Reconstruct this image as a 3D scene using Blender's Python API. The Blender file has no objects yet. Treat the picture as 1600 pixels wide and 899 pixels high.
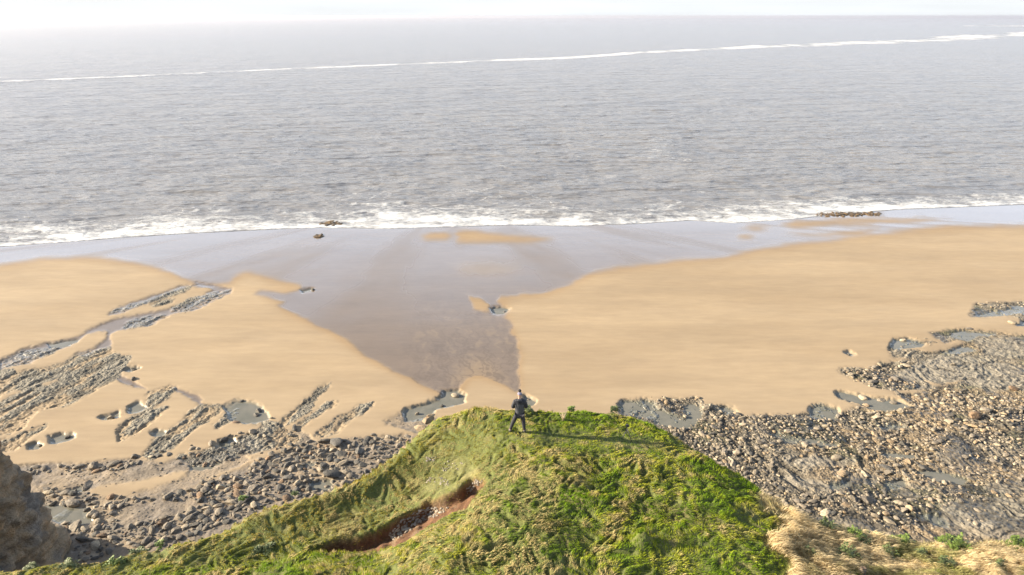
import bpy, bmesh, math, random
import numpy as np
from mathutils import Vector, Matrix, noise as mnoise

random.seed(7); RNG = np.random.default_rng(11)
R = math.radians
sc = bpy.context.scene
col = sc.collection

# ------------------------------------------------------------------ camera
F = 1067.0                      # focal length in pixels of the 1600 px wide photograph
CAMZ = 45.0
PITCH = R(21.7)
cd = bpy.data.cameras.new('camera'); cam = bpy.data.objects.new('camera', cd); col.objects.link(cam)
cd.sensor_width = 36.0; cd.lens = 36.0*F/1600.0
cd.clip_start = 0.5; cd.clip_end = 60000
cam.location = (0, 0, CAMZ); cam.rotation_euler = (R(90)-PITCH, 0, R(0.0))
sc.camera = cam

# ------------------------------------------------------------------ light
SUN_EL = R(19.0)
SUN_AZ = math.atan2(-0.995, 0.075)         # angle from +Y towards +X
sund = bpy.data.lights.new('sun', 'SUN'); sun = bpy.data.objects.new('sun', sund); col.objects.link(sun)
sund.energy = 5.0; sund.angle = R(0.5); sund.color = (1.0, 0.87, 0.68)
sdir = Vector((math.sin(SUN_AZ)*math.cos(SUN_EL), math.cos(SUN_AZ)*math.cos(SUN_EL), math.sin(SUN_EL)))
sun.rotation_euler = sdir.to_track_quat('Z', 'Y').to_euler()
w = bpy.data.worlds.new("World"); sc.world = w; w.use_nodes = True
nt = w.node_tree; nt.nodes.clear()
out = nt.nodes.new('ShaderNodeOutputWorld'); bg = nt.nodes.new('ShaderNodeBackground')
sky = nt.nodes.new('ShaderNodeTexSky'); sky.sky_type = 'NISHITA'; sky.sun_disc = False
sky.sun_elevation = SUN_EL; sky.sun_rotation = SUN_AZ % (2*math.pi)
sky.air_density = 1.0; sky.dust_density = 2.0; sky.ozone_density = 1.0
# thin high cloud over the clear sky
tc = nt.nodes.new('ShaderNodeTexCoord'); mp = nt.nodes.new('ShaderNodeMapping'); mp.inputs['Scale'].default_value = (3, 3, 38)
nz = nt.nodes.new('ShaderNodeTexNoise'); nz.inputs['Scale'].default_value = 1.6; nz.inputs['Detail'].default_value = 6
cr = nt.nodes.new('ShaderNodeValToRGB'); cr.color_ramp.elements[0].position = .34; cr.color_ramp.elements[1].position = .62
cr.color_ramp.elements[0].color = (.88, .88, .88, 1); cr.color_ramp.elements[1].color = (1, 1, 1, 1)
mx = nt.nodes.new('ShaderNodeMixRGB'); mx.inputs[2].default_value = (5.1, 5.45, 5.75, 1)
L = nt.links.new
L(tc.outputs['Generated'], mp.inputs[0]); L(mp.outputs[0], nz.inputs['Vector']); L(nz.outputs['Fac'], cr.inputs[0])
sx = nt.nodes.new('ShaderNodeSeparateXYZ'); L(tc.outputs['Generated'], sx.inputs[0])
er = nt.nodes.new('ShaderNodeValToRGB'); er.color_ramp.elements[0].position = .0; er.color_ramp.elements[1].position = .46
er.color_ramp.elements[0].color = (1, 1, 1, 1); er.color_ramp.elements[1].color = (.08, .08, .08, 1); em = er.color_ramp.elements.new(.28); em.color = (.85, .85, .85, 1)
L(sx.outputs[2], er.inputs[0]); mm = nt.nodes.new('ShaderNodeMath'); mm.operation = 'MULTIPLY'; L(cr.outputs[0], mm.inputs[0]); L(er.outputs[0], mm.inputs[1])
L(mm.outputs[0], mx.inputs[0])
kr = nt.nodes.new('ShaderNodeValToRGB'); ke = kr.color_ramp.elements; ke[0].position = .05; ke[0].color = (.575, .60, .62, 1); ke[1].position = .24; ke[1].color = (.80, .92, 1.12, 1)
ks = nt.nodes.new('ShaderNodeVectorMath'); ks.operation = 'SCALE'; ks.inputs['Scale'].default_value = 10
L(sx.outputs[2], kr.inputs[0]); L(kr.outputs[0], ks.inputs[0]); L(ks.outputs[0], mx.inputs[2]); L(sky.outputs[0], mx.inputs[1]); L(mx.outputs[0], bg.inputs[0]); L(bg.outputs[0], out.inputs[0])
bg.inputs[1].default_value = 0.06
sc.view_settings.view_transform = 'Standard'; sc.view_settings.look = 'None'
sc.view_settings.exposure = 1.55; sc.view_settings.gamma = 1.0
sc.render.resolution_x = 1024; sc.render.resolution_y = 575

# ------------------------------------------------------------------ helpers: camera geometry
cP, sP = math.cos(PITCH), math.sin(PITCH)
def ray(u, v):
    u = np.asarray(u, float); v = np.asarray(v, float)
    x = (u-800)/F; up = (449.5-v)/F
    return x, cP+up*sP, -sP+up*cP
def to_plane(u, v, z=0.0):
    x, y, dz = ray(u, v); t = (z-CAMZ)/dz
    return x*t, y*t
def project(x, y, z):
    zz = z-CAMZ; dep = np.maximum(y*cP - zz*sP, .5)
    return 800+F*x/dep, 449.5-F*(y*sP+zz*cP)/dep
def zp(o, s, pts): return [(o[0]+a/s, o[1]+b/s) for a, b in pts]
# survey sheets the outlines were traced on (origin, scale)
Z3 = lambda p: zp((0, 380), 2.996, p)
Z4 = lambda p: zp((0, 600), 3.006, p)
Z5 = lambda p: zp((1080, 450), 2.996, p)
Z6 = lambda p: zp((1100, 640), 3.2, p)
Z7 = lambda p: zp((300, 620), 4.0, p)
Z8 = lambda p: zp((900, 620), 3.223, p)
ZW = lambda p: zp((400, 340), 2.81, p)
ZG = lambda p: zp((400, 700), 4.0, p)
ZR = lambda p: zp((1150, 740), 3.5556, p)

# ------------------------------------------------------------------ helpers: noise, maps
def _hash(ix, iy, s):
    n = (ix.astype(np.int64)*374761393 + iy.astype(np.int64)*668265263 + s*2147483647) & 0xffffffff
    n = ((n ^ (n >> 13))*1274126177) & 0xffffffff
    n = n ^ (n >> 16)
    return (n & 0xffff)/65535.0
def vn(x, y, s=0):
    x = np.asarray(x, float); y = np.asarray(y, float)
    ix = np.floor(x); iy = np.floor(y); fx = x-ix; fy = y-iy
    fx = fx*fx*fx*(fx*(fx*6-15)+10); fy = fy*fy*fy*(fy*(fy*6-15)+10)
    a = _hash(ix, iy, s); b = _hash(ix+1, iy, s); c = _hash(ix, iy+1, s); d = _hash(ix+1, iy+1, s)
    return (a+(b-a)*fx)*(1-fy) + (c+(d-c)*fx)*fy
def fbm(x, y, o=4, s=0, g=.5):
    r = 0; a = 1; t = 0
    for i in range(o):
        r = r+a*vn(x, y, s+i*17); t += a; a *= g
        x, y = (x*.8-y*.6)*2.03+5.1, (x*.6+y*.8)*2.03+1.7
    return r/t
def ss(e0, e1, x):
    t = np.clip((x-e0)/(e1-e0), 0, 1); return t*t*(3-2*t)

U0, U1, V0, V1 = -400, 2000, 20, 960
MW, MH = U1-U0, V1-V0
def poly_mask(polys, val=1.0, out=None):
    m = np.zeros((MH, MW), np.float32) if out is None else out
    for P in polys:
        P = np.array(P, float)
        a0, a1 = int(max(P[:, 0].min()-1, U0)), int(min(P[:, 0].max()+2, U1))
        b0, b1 = int(max(P[:, 1].min()-1, V0)), int(min(P[:, 1].max()+2, V1))
        if a1 <= a0 or b1 <= b0: continue
        uu, vv = np.meshgrid(np.arange(a0, a1)+.0, np.arange(b0, b1)+.0)
        ins = np.zeros(uu.shape, bool); n = len(P)
        for i in range(n):
            x1, y1 = P[i]; x2, y2 = P[(i+1) % n]
            if y1 == y2: continue
            c = ((y1 > vv) != (y2 > vv)) & (uu < (x2-x1)*(vv-y1)/(y2-y1)+x1)
            ins ^= c
        m[b0-V0:b1-V0, a0-U0:a1-U0][ins] = val
    return m
def blur(m, r):
    k = np.exp(-.5*(np.arange(-int(3*r)-1, int(3*r)+2)/r)**2); k /= k.sum(); h = len(k)//2
    p = np.pad(m, ((h, h), (0, 0)), mode='edge'); q = sum(k[i]*p[i:i+m.shape[0]] for i in range(len(k)))
    p = np.pad(q, ((0, 0), (h, h)), mode='edge'); return sum(k[i]*p[:, i:i+m.shape[1]] for i in range(len(k)))
def samp(m, u, v):
    x = np.clip(u-U0, 0, MW-1.001); y = np.clip(v-V0, 0, MH-1.001)
    ix = x.astype(int); iy = y.astype(int); fx = x-ix; fy = y-iy
    return (m[iy, ix]*(1-fx)+m[iy, ix+1]*fx)*(1-fy)+(m[iy+1, ix]*(1-fx)+m[iy+1, ix+1]*fx)*fy

def grid_mesh(name, X, Y, Z, keep=None, smooth=True):
    nr, nc = X.shape
    co = np.stack([X.ravel(), Y.ravel(), Z.ravel()], 1).astype(np.float32)
    i = np.arange(nr*nc).reshape(nr, nc)
    q = np.stack([i[:-1, :-1], i[:-1, 1:], i[1:, 1:], i[1:, :-1]], -1).reshape(-1, 4)
    if keep is not None:
        k = keep.ravel(); q = q[k[q].all(1)]
    return raw_mesh(name, co, q, 4, smooth)
def raw_mesh(name, co, faces, n, smooth=True):
    me = bpy.data.meshes.new(name)
    me.vertices.add(len(co)); me.vertices.foreach_set('co', np.ascontiguousarray(co, np.float32).ravel())
    faces = np.ascontiguousarray(faces, np.int32)
    me.loops.add(faces.size); me.loops.foreach_set('vertex_index', faces.ravel())
    me.polygons.add(len(faces)); me.polygons.foreach_set('loop_start', np.arange(0, faces.size, n, dtype=np.int32))
    try: me.polygons.foreach_set('loop_total', np.full(len(faces), n, np.int32))
    except Exception: pass
    me.polygons.foreach_set('use_smooth', np.full(len(faces), smooth))
    me.update(calc_edges=True); me.validate()
    return me
def set_col(me, name, rgb):
    a = me.color_attributes.new(name, 'FLOAT_COLOR', 'POINT')
    n = len(me.vertices); d = np.ones((n, 4), np.float32); d[:, :3] = rgb.reshape(-1, 3)
    a.data.foreach_set('color', d.ravel())
def set_flt(me, name, f):
    a = me.attributes.new(name, 'FLOAT', 'POINT'); a.data.foreach_set('value', np.ascontiguousarray(f, np.float32).ravel())
def link(name, me, mat=None, parent=None, kind=None, label=None, cat=None, group=None, loc=None):
    o = bpy.data.objects.new(name, me); col.objects.link(o)
    if mat is not None and me is not None:
        me.materials.clear(); me.materials.append(mat)
    if parent: o.parent = parent
    if kind: o['kind'] = kind
    if label: o['label'] = label
    if cat: o['category'] = cat
    if group: o['group'] = group
    if loc is not None: o.location = loc
    return o

# ------------------------------------------------------------------ materials
class N:
    def __init__(s, name):
        s.m = bpy.data.materials.new(name); s.m.use_nodes = True; s.t = s.m.node_tree; s.t.nodes.clear()
        s.o = s.t.nodes.new('ShaderNodeOutputMaterial'); s.b = s.t.nodes.new('ShaderNodeBsdfPrincipled')
        s.t.links.new(s.b.outputs[0], s.o.inputs[0])
    def n(s, t, **k):
        x = s.t.nodes.new('ShaderNode'+t)
        for a, b in k.items(): setattr(x, a, b)
        return x
    def l(s, a, b): s.t.links.new(a, b)
    def attr(s, nm): return s.n('Attribute', attribute_name=nm)
    def pos(s, scale=(1, 1, 1), rot=(0, 0, 0), obj=False):
        c = s.n('TexCoord') if obj else s.n('NewGeometry'); m = s.n('Mapping'); m.inputs['Scale'].default_value = scale; m.inputs['Rotation'].default_value = rot
        s.l(c.outputs['Object' if obj else 'Position'], m.inputs[0]); return m.outputs[0]
    def noise(s, vec, scale, detail=4, rough=.55):
        x = s.n('TexNoise'); x.inputs['Scale'].default_value = scale; x.inputs['Detail'].default_value = detail; x.inputs['Roughness'].default_value = rough
        s.l(vec, x.inputs['Vector']); return x.outputs['Fac']
    def ramp(s, f, *st):
        r = s.n('ValToRGB'); e = r.color_ramp.elements
        while len(e) < len(st): e.new(.5)
        for i, (p, c) in enumerate(st):
            e[i].position = p; e[i].color = (*c, 1) if len(c) == 3 else c
        s.l(f, r.inputs[0]); return r.outputs[0]
    def math(s, op, a, b=None, clamp=False):
        m = s.n('Math', operation=op, use_clamp=clamp)
        for i, v in enumerate((a, b)):
            if v is None: continue
            if isinstance(v, (int, float)): m.inputs[i].default_value = v
            else: s.l(v, m.inputs[i])
        return m.outputs[0]
    def mix(s, f, a, b, blend='MIX'):
        m = s.n('MixRGB', blend_type=blend)
        for i, v in enumerate((f, a, b)):
            if isinstance(v, (int, float)): m.inputs[i].default_value = v
            elif isinstance(v, tuple): m.inputs[i].default_value = (*v, 1)
            else: s.l(v, m.inputs[i])
        return m.outputs[0]
    def bump(s, h, dist=.1, strength=1.0, normal=None):
        b = s.n('Bump'); b.inputs['Distance'].default_value = dist
        if isinstance(strength, (int, float)): b.inputs['Strength'].default_value = strength
        else: s.l(strength, b.inputs['Strength'])
        s.l(h, b.inputs['Height'])
        if normal is not None: s.l(normal, b.inputs['Normal'])
        return b.outputs[0]
G1 = (1, 1, 1); G0 = (0, 0, 0)

def beach_material():
    k = N('beach_sand_and_rock'); c = k.attr('Col'); wet = k.attr('wet'); rock = k.attr('rock')
    p = k.pos()
    n1 = k.noise(p, 3.2, 6, .65); n2 = k.noise(p, 11, 4, .7); n0 = k.noise(k.pos((.05, .22, .2)), 1.0, 4)
    vor = k.n('TexVoronoi'); vor.inputs['Scale'].default_value = 3.4; k.l(p, vor.inputs['Vector'])
    vr = vor.outputs['Distance']; vc = vor.outputs['Color']
    sandvar = k.ramp(n0, (.3, (.93, .93, .94)), (.72, (1.06, 1.05, 1.03)))
    rockvar = k.mix(1, k.ramp(n1, (.32, (.42, .43, .46)), (.5, (.92, .92, .9)), (.7, (1.55, 1.5, 1.4))), k.ramp(n2, (.35, (.6, .6, .6)), (.65, (1.35, 1.35, 1.35))), 'MULTIPLY')
    var = k.mix(rock.outputs['Fac'], sandvar, rockvar)
    mot = k.ramp(k.noise(k.pos((.35, 1.3, 1)), .9, 7, .62), (.3, (.93, .925, .92)), (.7, (1.06, 1.06, 1.05)))
    cc = k.mix(1, k.mix(1, c.outputs['Color'], var, 'MULTIPLY'), mot, 'MULTIPLY')
    k.l(cc, k.b.inputs['Base Color'])
    rr = k.math('SUBTRACT', .82, k.math('MULTIPLY', wet.outputs['Fac'], .62))
    k.l(rr, k.b.inputs['Roughness'])
    k.b.inputs['IOR'].default_value = 1.38
    k.l(wet.outputs['Fac'], k.b.inputs['Coat Weight']); k.b.inputs['Coat IOR'].default_value = 1.33; k.b.inputs['Coat Roughness'].default_value = .05
    # rock relief
    h = k.math('ADD', k.math('MULTIPLY', n1, 1.0), k.math('MULTIPLY', vr, -.9))
    b1 = k.bump(h, .16, k.math('MULTIPLY', rock.outputs['Fac'], .75))
    # sand ripples
    rip = k.noise(k.pos((.5, 2.6, 1), (0, 0, R(-6))), 1.6, 4, .55)
    b2 = k.bump(rip, .05, k.math('ADD', k.math('MULTIPLY', wet.outputs['Fac'], .18), .14), b1)
    b3 = k.bump(n2, .02, .12, b2)
    k.l(b3, k.b.inputs['Normal'])
    return k.m

def sea_material():
    k = N('sea_water'); foam = k.attr('foam'); p = k.pos()
    near = k.attr('near').outputs['Fac']
    d = k.noise(p, .02, 3)
    base = k.ramp(d, (.3, (.208, .203, .203)), (.7, (.245, .232, .218)))
    # long and short waves
    w1 = k.noise(k.pos((.25, 1.0, 1), (0, 0, R(-5))), .42, 5, .62)
    w2 = k.noise(k.pos((.5, 1.1, 1), (0, 0, R(8))), 1.9, 4, .6)
    w3 = k.noise(k.pos((.35, 1.0, 1), (0, 0, R(-3))), .07, 4, .65)
    b1 = k.bump(w3, 5.0, .8); b2 = k.bump(w1, .66, .85, b1); b3 = k.bump(w2, .17, .85, b2)
    # foam breaks up
    f1 = k.noise(k.pos((.55, 1, 1)), 1.1, 7, .7); f2 = k.noise(k.pos((.12, .5, 1)), .5, 5, .6)
    fm = k.math('ADD', k.math('MULTIPLY', f1, .65), k.math('MULTIPLY', f2, .45))
    fm = k.math('MULTIPLY', k.math('SUBTRACT', fm, .55), 2.6)
    t = k.math('ADD', k.math('SUBTRACT', k.math('MULTIPLY', foam.outputs['Fac'], 1.15), .62), fm)
    m = k.math('MULTIPLY', k.ramp(t, (.0, G0), (.6, G1)), k.ramp(foam.outputs['Fac'], (.03, G0), (.58, G1)))
    colr = k.mix(m, base, (.80, .80, .78))
    k.l(colr, k.b.inputs['Base Color'])
    k.l(k.math('ADD', .17, k.math('MULTIPLY', m, .5)), k.b.inputs['Roughness'])
    k.b.inputs['IOR'].default_value = 1.33
    k.l(k.bump(k.math('MULTIPLY', m, f1), .25, .9, b3), k.b.inputs['Normal'])
    return k.m

def pool_material():
    k = N('tide_pool_water'); n = k.noise(k.pos(), .6, 3)
    k.l(k.ramp(n, (.3, (.15, .15, .125)), (.7, (.21, .20, .165))), k.b.inputs['Base Color'])
    k.b.inputs['Roughness'].default_value = .07; k.b.inputs['IOR'].default_value = 1.33
    k.l(k.bump(k.noise(k.pos(), 5, 3), .02, .25), k.b.inputs['Normal']); return k.m

def rock_material(name, tint=(1, 1, 1), vcol=True, scale=1.0):
    k = N(name); p = k.pos(obj=False)
    n1 = k.noise(p, 5*scale, 6, .65); n2 = k.noise(p, 22*scale, 4, .7); n3 = k.noise(p, .9*scale, 3)
    v = k.mix(1, k.ramp(n1, (.3, (.62, .62, .64)), (.7, (1.3, 1.27, 1.2))), k.ramp(n3, (.35, (.75, .76, .8)), (.65, (1.15, 1.12, 1.05))), 'MULTIPLY')
    if vcol: base = k.attr('Col').outputs['Color']
    else:
        oi = k.n('ObjectInfo'); base = k.ramp(oi.outputs['Random'], (0, tuple(.72*t for t in tint)), (.5, tint), (1, tuple(1.25*t for t in tint)))
    k.l(k.mix(1, base, v, 'MULTIPLY'), k.b.inputs['Base Color']); k.b.inputs['Roughness'].default_value = .8
    k.l(k.bump(n2, .03, .6, k.bump(n1, .1, .7)), k.b.inputs['Normal']); return k.m

def cliff_material():
    k = N('cliff_limestone'); p = k.pos((.28, .28, 1.0)); q = k.pos()
    bed = k.noise(p, 1.5, 6, .7); n1 = k.noise(q, 1.1, 8, .68); n2 = k.noise(q, 6, 6, .7)
    c = k.mix(k.ramp(n1, (.42, G0), (.66, G1)), (.46, .375, .265), (.50, .36, .215))
    c = k.mix(k.ramp(k.noise(q, .35, 5), (.5, G0), (.62, G1)), c, (.30, .28, .25))
    c = k.mix(1, c, k.ramp(bed, (.35, (.55, .55, .56)), (.62, (1.35, 1.3, 1.22))), 'MULTIPLY')
    k.l(c, k.b.inputs['Base Color']); k.b.inputs['Roughness'].default_value = .9
    k.l(k.bump(n2, .2, 1.0, k.bump(k.noise(q, 2.4, 8, .7), .5, .9, k.bump(bed, .4, .9))), k.b.inputs['Normal']); return k.m

def soil_material():
    k = N('clifftop_turf'); c = k.attr('Col'); p = k.pos()
    n = k.noise(p, 9, 6, .7)
    k.l(k.mix(1, c.outputs['Color'], k.ramp(n, (.3, (.55, .55, .55)), (.7, (1.4, 1.4, 1.35))), 'MULTIPLY'), k.b.inputs['Base Color'])
    k.b.inputs['Roughness'].default_value = .95
    k.l(k.bump(n, .06, .8), k.b.inputs['Normal']); return k.m

def grass_material():
    k = N('grass_blades'); c = k.attr('Col')
    d = k.n('BsdfDiffuse'); t = k.n('BsdfTranslucent'); m = k.n('MixShader'); m.inputs[0].default_value = .45
    k.l(c.outputs['Color'], d.inputs[0]); k.l(c.outputs['Color'], t.inputs[0])
    k.l(d.outputs[0], m.inputs[1]); k.l(t.outputs[0], m.inputs[2])
    g = k.n('BsdfGlossy'); g.inputs['Roughness'].default_value = .45
    m2 = k.n('MixShader'); m2.inputs[0].default_value = .012; k.l(m.outputs[0], m2.inputs[1]); k.l(g.outputs[0], m2.inputs[2])
    k.l(m2.outputs[0], k.o.inputs[0]); return k.m

def plain(name, c, rough=.8, noise_scale=30, amt=.25, bump=.01):
    k = N(name); n = k.noise(k.pos(obj=True), noise_scale, 4)
    k.l(k.mix(1, c, k.ramp(n, (.3, (1-amt,)*3), (.7, (1+amt,)*3)), 'MULTIPLY'), k.b.inputs['Base Color'])
    k.b.inputs['Roughness'].default_value = rough
    if bump: k.l(k.bump(n, bump, .5), k.b.inputs['Normal'])
    return k.m

# ------------------------------------------------------------------ shore plan (outlines on the beach)
def ipl(pts):
    a = np.array(sorted(pts)); return lambda u: np.interp(u, a[:, 0], a[:, 1])
surf_lo = ipl([(-400, 412), (0, 386), (100, 379), (200, 371), (300, 365), (400, 360), (500, 356), (600, 358), (700, 355), (800, 352), (900, 354), (1000, 350), (1080, 345), (1150, 349), (1240, 343), (1300, 336), (1400, 328), (1600, 320), (2000, 296)])
surf_hi = ipl([(-400, 388), (0, 362), (100, 358), (200, 352), (300, 348), (400, 346), (480, 340), (540, 332), (600, 322), (650, 330), (700, 335), (760, 328), (820, 322), (870, 332), (950, 341), (1050, 334), (1100, 329), (1200, 326), (1300, 326), (1400, 319), (1600, 311), (2000, 290)])

WET = [[(-400, 430), (0, 416), (60, 405), (150, 403), (210, 411), (260, 424), (298, 440), (318, 446), (340, 444), (365, 441), (372, 430), (386, 425), (402, 429), (440, 440), (470, 447), (473, 453), (450, 461), (408, 456), (400, 461), (452, 474), (434, 481), (452, 490), (478, 500), (520, 520), (548, 540), (575, 560), (610, 578), (640, 590), (662, 603), (680, 612), (700, 618), (716, 616), (724, 604), (730, 590), (748, 588), (775, 594), (795, 604), (808, 613), (816, 612), (808, 585), (813, 560), (804, 530), (790, 505), (782, 494), (796, 486), (778, 472), (788, 463), (850, 459), (885, 446), (930, 426), (990, 416), (1050, 409), (1130, 402), (1200, 387), (1300, 376), (1400, 363), (1480, 354), (1620, 350), (2000, 325), (2000, 250), (-400, 250)]]
SANDBARS = [[(655, 370), (672, 365), (700, 363), (707, 370), (700, 377), (668, 377)], [(712, 362), (735, 359), (790, 368), (872, 376), (830, 381), (760, 381), (715, 378)],
            [(724, 463), (748, 465), (765, 478), (762, 490), (745, 488)],
            [(1216, 354), (1240, 346), (1300, 344), (1380, 341), (1450, 344), (1500, 342), (1440, 349), (1370, 350), (1300, 352), (1250, 357)],
            [(1145, 356), (1180, 354), (1215, 358), (1180, 361)], [(1220, 366), (1270, 366), (1340, 360), (1390, 357), (1340, 368), (1260, 370)], [(1150, 371), (1170, 369), (1182, 374), (1160, 376)]]
FAINTBARS = [[(712, 418), (760, 412), (812, 416), (815, 425), (770, 430), (720, 428)], [(708, 606), (712, 575), (735, 562), (760, 566), (785, 590), (798, 604)], [(708, 606), (716, 585), (735, 572), (760, 574), (785, 594), (798, 604)]]
CHANNEL = [Z3([(1090, 215), (1020, 200), (930, 185), (900, 200), (1000, 215), (870, 290), (700, 330), (560, 350), (450, 390), (380, 430), (280, 460), (220, 465), (100, 500), (40, 530), (0, 560), (0, 600), (60, 575), (150, 560), (280, 500), (370, 460), (400, 430), (500, 410), (500, 450), (440, 500), (350, 525), (400, 530), (520, 490), (530, 460), (510, 430), (560, 410), (700, 390), (800, 335), (900, 320), (1000, 270), (1080, 235)]),
           Z3([(560, 620), (620, 640), (690, 690), (620, 670), (540, 640)]), Z3([(800, 660), (860, 690), (940, 720), (950, 760), (900, 730), (830, 690)]),
           Z3([(500, 340), (560, 300), (680, 260), (850, 200), (900, 195), (700, 280), (560, 335)])]
POOL = [Z3([(220, 470), (280, 460), (370, 450), (360, 468), (300, 485), (230, 490)]),
        Z3([(1200, 232), (1290, 235), (1370, 260), (1380, 275), (1290, 270), (1210, 250)]) if False else Z3([(600, 585), (650, 575), (662, 590), (610, 610), (585, 600)]),
        Z4([(1050, 110), (1110, 72), (1200, 85), (1262, 130), (1272, 168), (1200, 190), (1120, 192), (1100, 180), (1060, 150)]),
        Z4([(600, 110), (650, 85), (700, 110), (640, 140), (605, 140)]),
        Z4([(235, 245), (290, 230), (355, 235), (350, 255), (270, 280), (225, 282)]), Z4([(135, 290), (180, 277), (210, 290), (180, 305), (140, 312)]),
        Z4([(470, 155), (530, 140), (565, 130), (560, 158), (490, 172), (468, 168)]), Z4([(710, 230), (750, 215), (780, 225), (765, 248), (725, 255)]),
        Z4([(1020, 265), (1090, 250), (1110, 270), (1080, 295), (1020, 290)]), Z4([(270, 500), (420, 470), (400, 500), (330, 520)]), Z4([(190, 570), (330, 560), (450, 590), (420, 650), (300, 660), (200, 620)]),
        Z4([(1440, 450), (1563, 445), (1563, 500), (1480, 500)]), Z7([(760, 520), (860, 500), (900, 540), (800, 580), (740, 570)]), Z7([(680, 410), (760, 400), (740, 460), (690, 450)]), Z4([(880, 380), (1050, 370), (1000, 395), (900, 400)]),
        ZW([(645, 855), (660, 835), (740, 812), (810, 790), (815, 765), (890, 758), (918, 780), (910, 815), (800, 840), (755, 899), (650, 899)]),
        ZW([(1030, 400), (1080, 395), (1115, 405), (1080, 425), (1040, 420)]), ZW([(1170, 780), (1200, 790), (1225, 810), (1200, 830), (1160, 820)]), ZW([(200, 318), (245, 308), (262, 315), (240, 322), (200, 330)]),
        Z8([(212, 40), (232, 24), (335, 12), (400, 24), (420, 60), (470, 75), (560, 110), (580, 150), (480, 150), (420, 140), (380, 120), (250, 80)]), Z8([(540, 40), (610, 40), (640, 70), (600, 150), (560, 120)]), Z8([(690, 60), (760, 50), (830, 85), (760, 90)]),
        Z5([(660, 490), (700, 482), (790, 500), (870, 512), (960, 522), (1030, 550), (960, 578), (850, 572), (740, 532), (680, 512)]),
        Z5([(540, 580), (560, 552), (600, 545), (680, 558), (690, 575), (670, 612), (590, 612), (545, 600)]), Z5([(715, 300), (740, 295), (772, 310), (740, 318)]),
        Z5([(930, 270), (940, 242), (985, 236), (1060, 252), (1100, 265), (1060, 278), (960, 290)]), Z5([(1190, 225), (1270, 195), (1420, 208), (1430, 220), (1340, 225), (1300, 250), (1240, 235)]), Z5([(1330, 130), (1360, 118), (1450, 105), (1558, 75), (1800, 70), (1800, 130), (1500, 125), (1400, 135)]),
        Z5([(1500, 165), (1558, 160), (1700, 170), (1640, 180), (1520, 180)]), Z5([(1180, 300), (1280, 270), (1340, 290), (1220, 310)]),
        Z5([(370, 675), (420, 665), (410, 700), (380, 700)]), Z5([(870, 640), (960, 630), (1020, 655), (900, 665)]), Z5([(420, 700), (600, 705), (640, 725), (500, 730)]), Z6([(340, 110), (560, 150), (700, 180), (560, 180), (400, 160)]), Z6([(890, 370), (1000, 340), (1010, 380), (930, 410)]),
        Z6([(880, 210), (1050, 215), (1060, 240), (900, 235)]), Z6([(630, 370), (720, 350), (740, 380), (640, 400)]), Z6([(1080, 520), (1180, 530), (1220, 600), (1150, 580)]), Z6([(1050, 310), (1150, 300), (1330, 340), (1300, 370), (1150, 350)])]
ROCKL = [Z3([(510, 335), (540, 310), (680, 270), (820, 215), (900, 198), (905, 208), (860, 235), (700, 285), (560, 325)]), Z3([(700, 295), (760, 268), (825, 262), (800, 278), (720, 302)]),
         Z3([(805, 325), (808, 300), (880, 265), (1000, 230), (1080, 214), (1085, 226), (1030, 260), (930, 300), (870, 325)]),
         Z3([(570, 400), (590, 370), (680, 345), (780, 335), (800, 345), (730, 370), (700, 390), (620, 405)]),
         Z3([(0, 590), (30, 545), (100, 505), (230, 490), (290, 488), (240, 530), (160, 555), (80, 575)]),
         Z3([(130, 600), (300, 565), (350, 530), (430, 505), (520, 490), (540, 515), (615, 530), (600, 570), (590, 600), (540, 640), (430, 700), (300, 770), (200, 780), (150, 810), (100, 870), (40, 899), (-900, 1000), (-900, 620), (0, 600), (60, 590), (90, 610)]),
         Z4([(0, 100), (130, 60), (300, 30), (480, 0), (500, 5), (430, 40), (300, 80), (200, 110), (100, 200), (20, 240), (-600, 300), (-600, 100)]),
         Z4([(60, 260), (100, 230), (230, 188), (212, 215), (130, 270), (75, 322), (-100, 360), (-100, 280)]),
         Z4([(550, 210), (600, 170), (640, 150), (690, 110), (700, 90), (690, 40), (790, 10), (830, 5), (820, 40), (760, 90), (790, 110), (740, 160), (680, 215), (600, 262), (560, 278), (540, 240)]),
         Z4([(730, 260), (800, 215), (880, 140), (940, 92), (1060, 100), (1020, 150), (960, 190), (900, 230), (830, 290), (740, 345), (700, 365), (670, 340)]),
         Z4([(1005, 200), (1050, 145), (1110, 110), (1125, 125), (1090, 170), (1020, 215)]),
         Z4([(830, 350), (900, 300), (1000, 260), (1130, 215), (1240, 180), (1330, 180), (1350, 210), (1400, 250), (1250, 300), (1150, 330), (1050, 365), (900, 380)]),
         Z7([(560, 165), (590, 120), (690, 40), (780, -40), (850, -80), (880, -85), (850, -40), (790, 20), (720, 95), (650, 155), (600, 185)]),
         Z7([(650, 195), (740, 105), (850, 32), (920, 15), (905, 50), (830, 92), (740, 155), (680, 195)]), Z7([(775, 240), (800, 205), (900, 130), (1060, 50), (1140, 30), (1135, 62), (1080, 112), (950, 182), (860, 245), (800, 262)]),
         Z7([(340, 380), (420, 320), (560, 280), (650, 230), (700, 270), (600, 330), (430, 370)])]
MUDL = [Z4([(-600, 440), (80, 385), (160, 375), (300, 380), (460, 372), (640, 350), (760, 375), (880, 340), (1000, 290), (1150, 250), (1300, 200), (1420, 220), (1500, 270), (1620, 260), (1900, 240), (1990, 250), (2000, 1100), (-600, 1100)]),
        ZW([(640, 860), (560, 899), (860, 1000), (860, 890)])]
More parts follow.
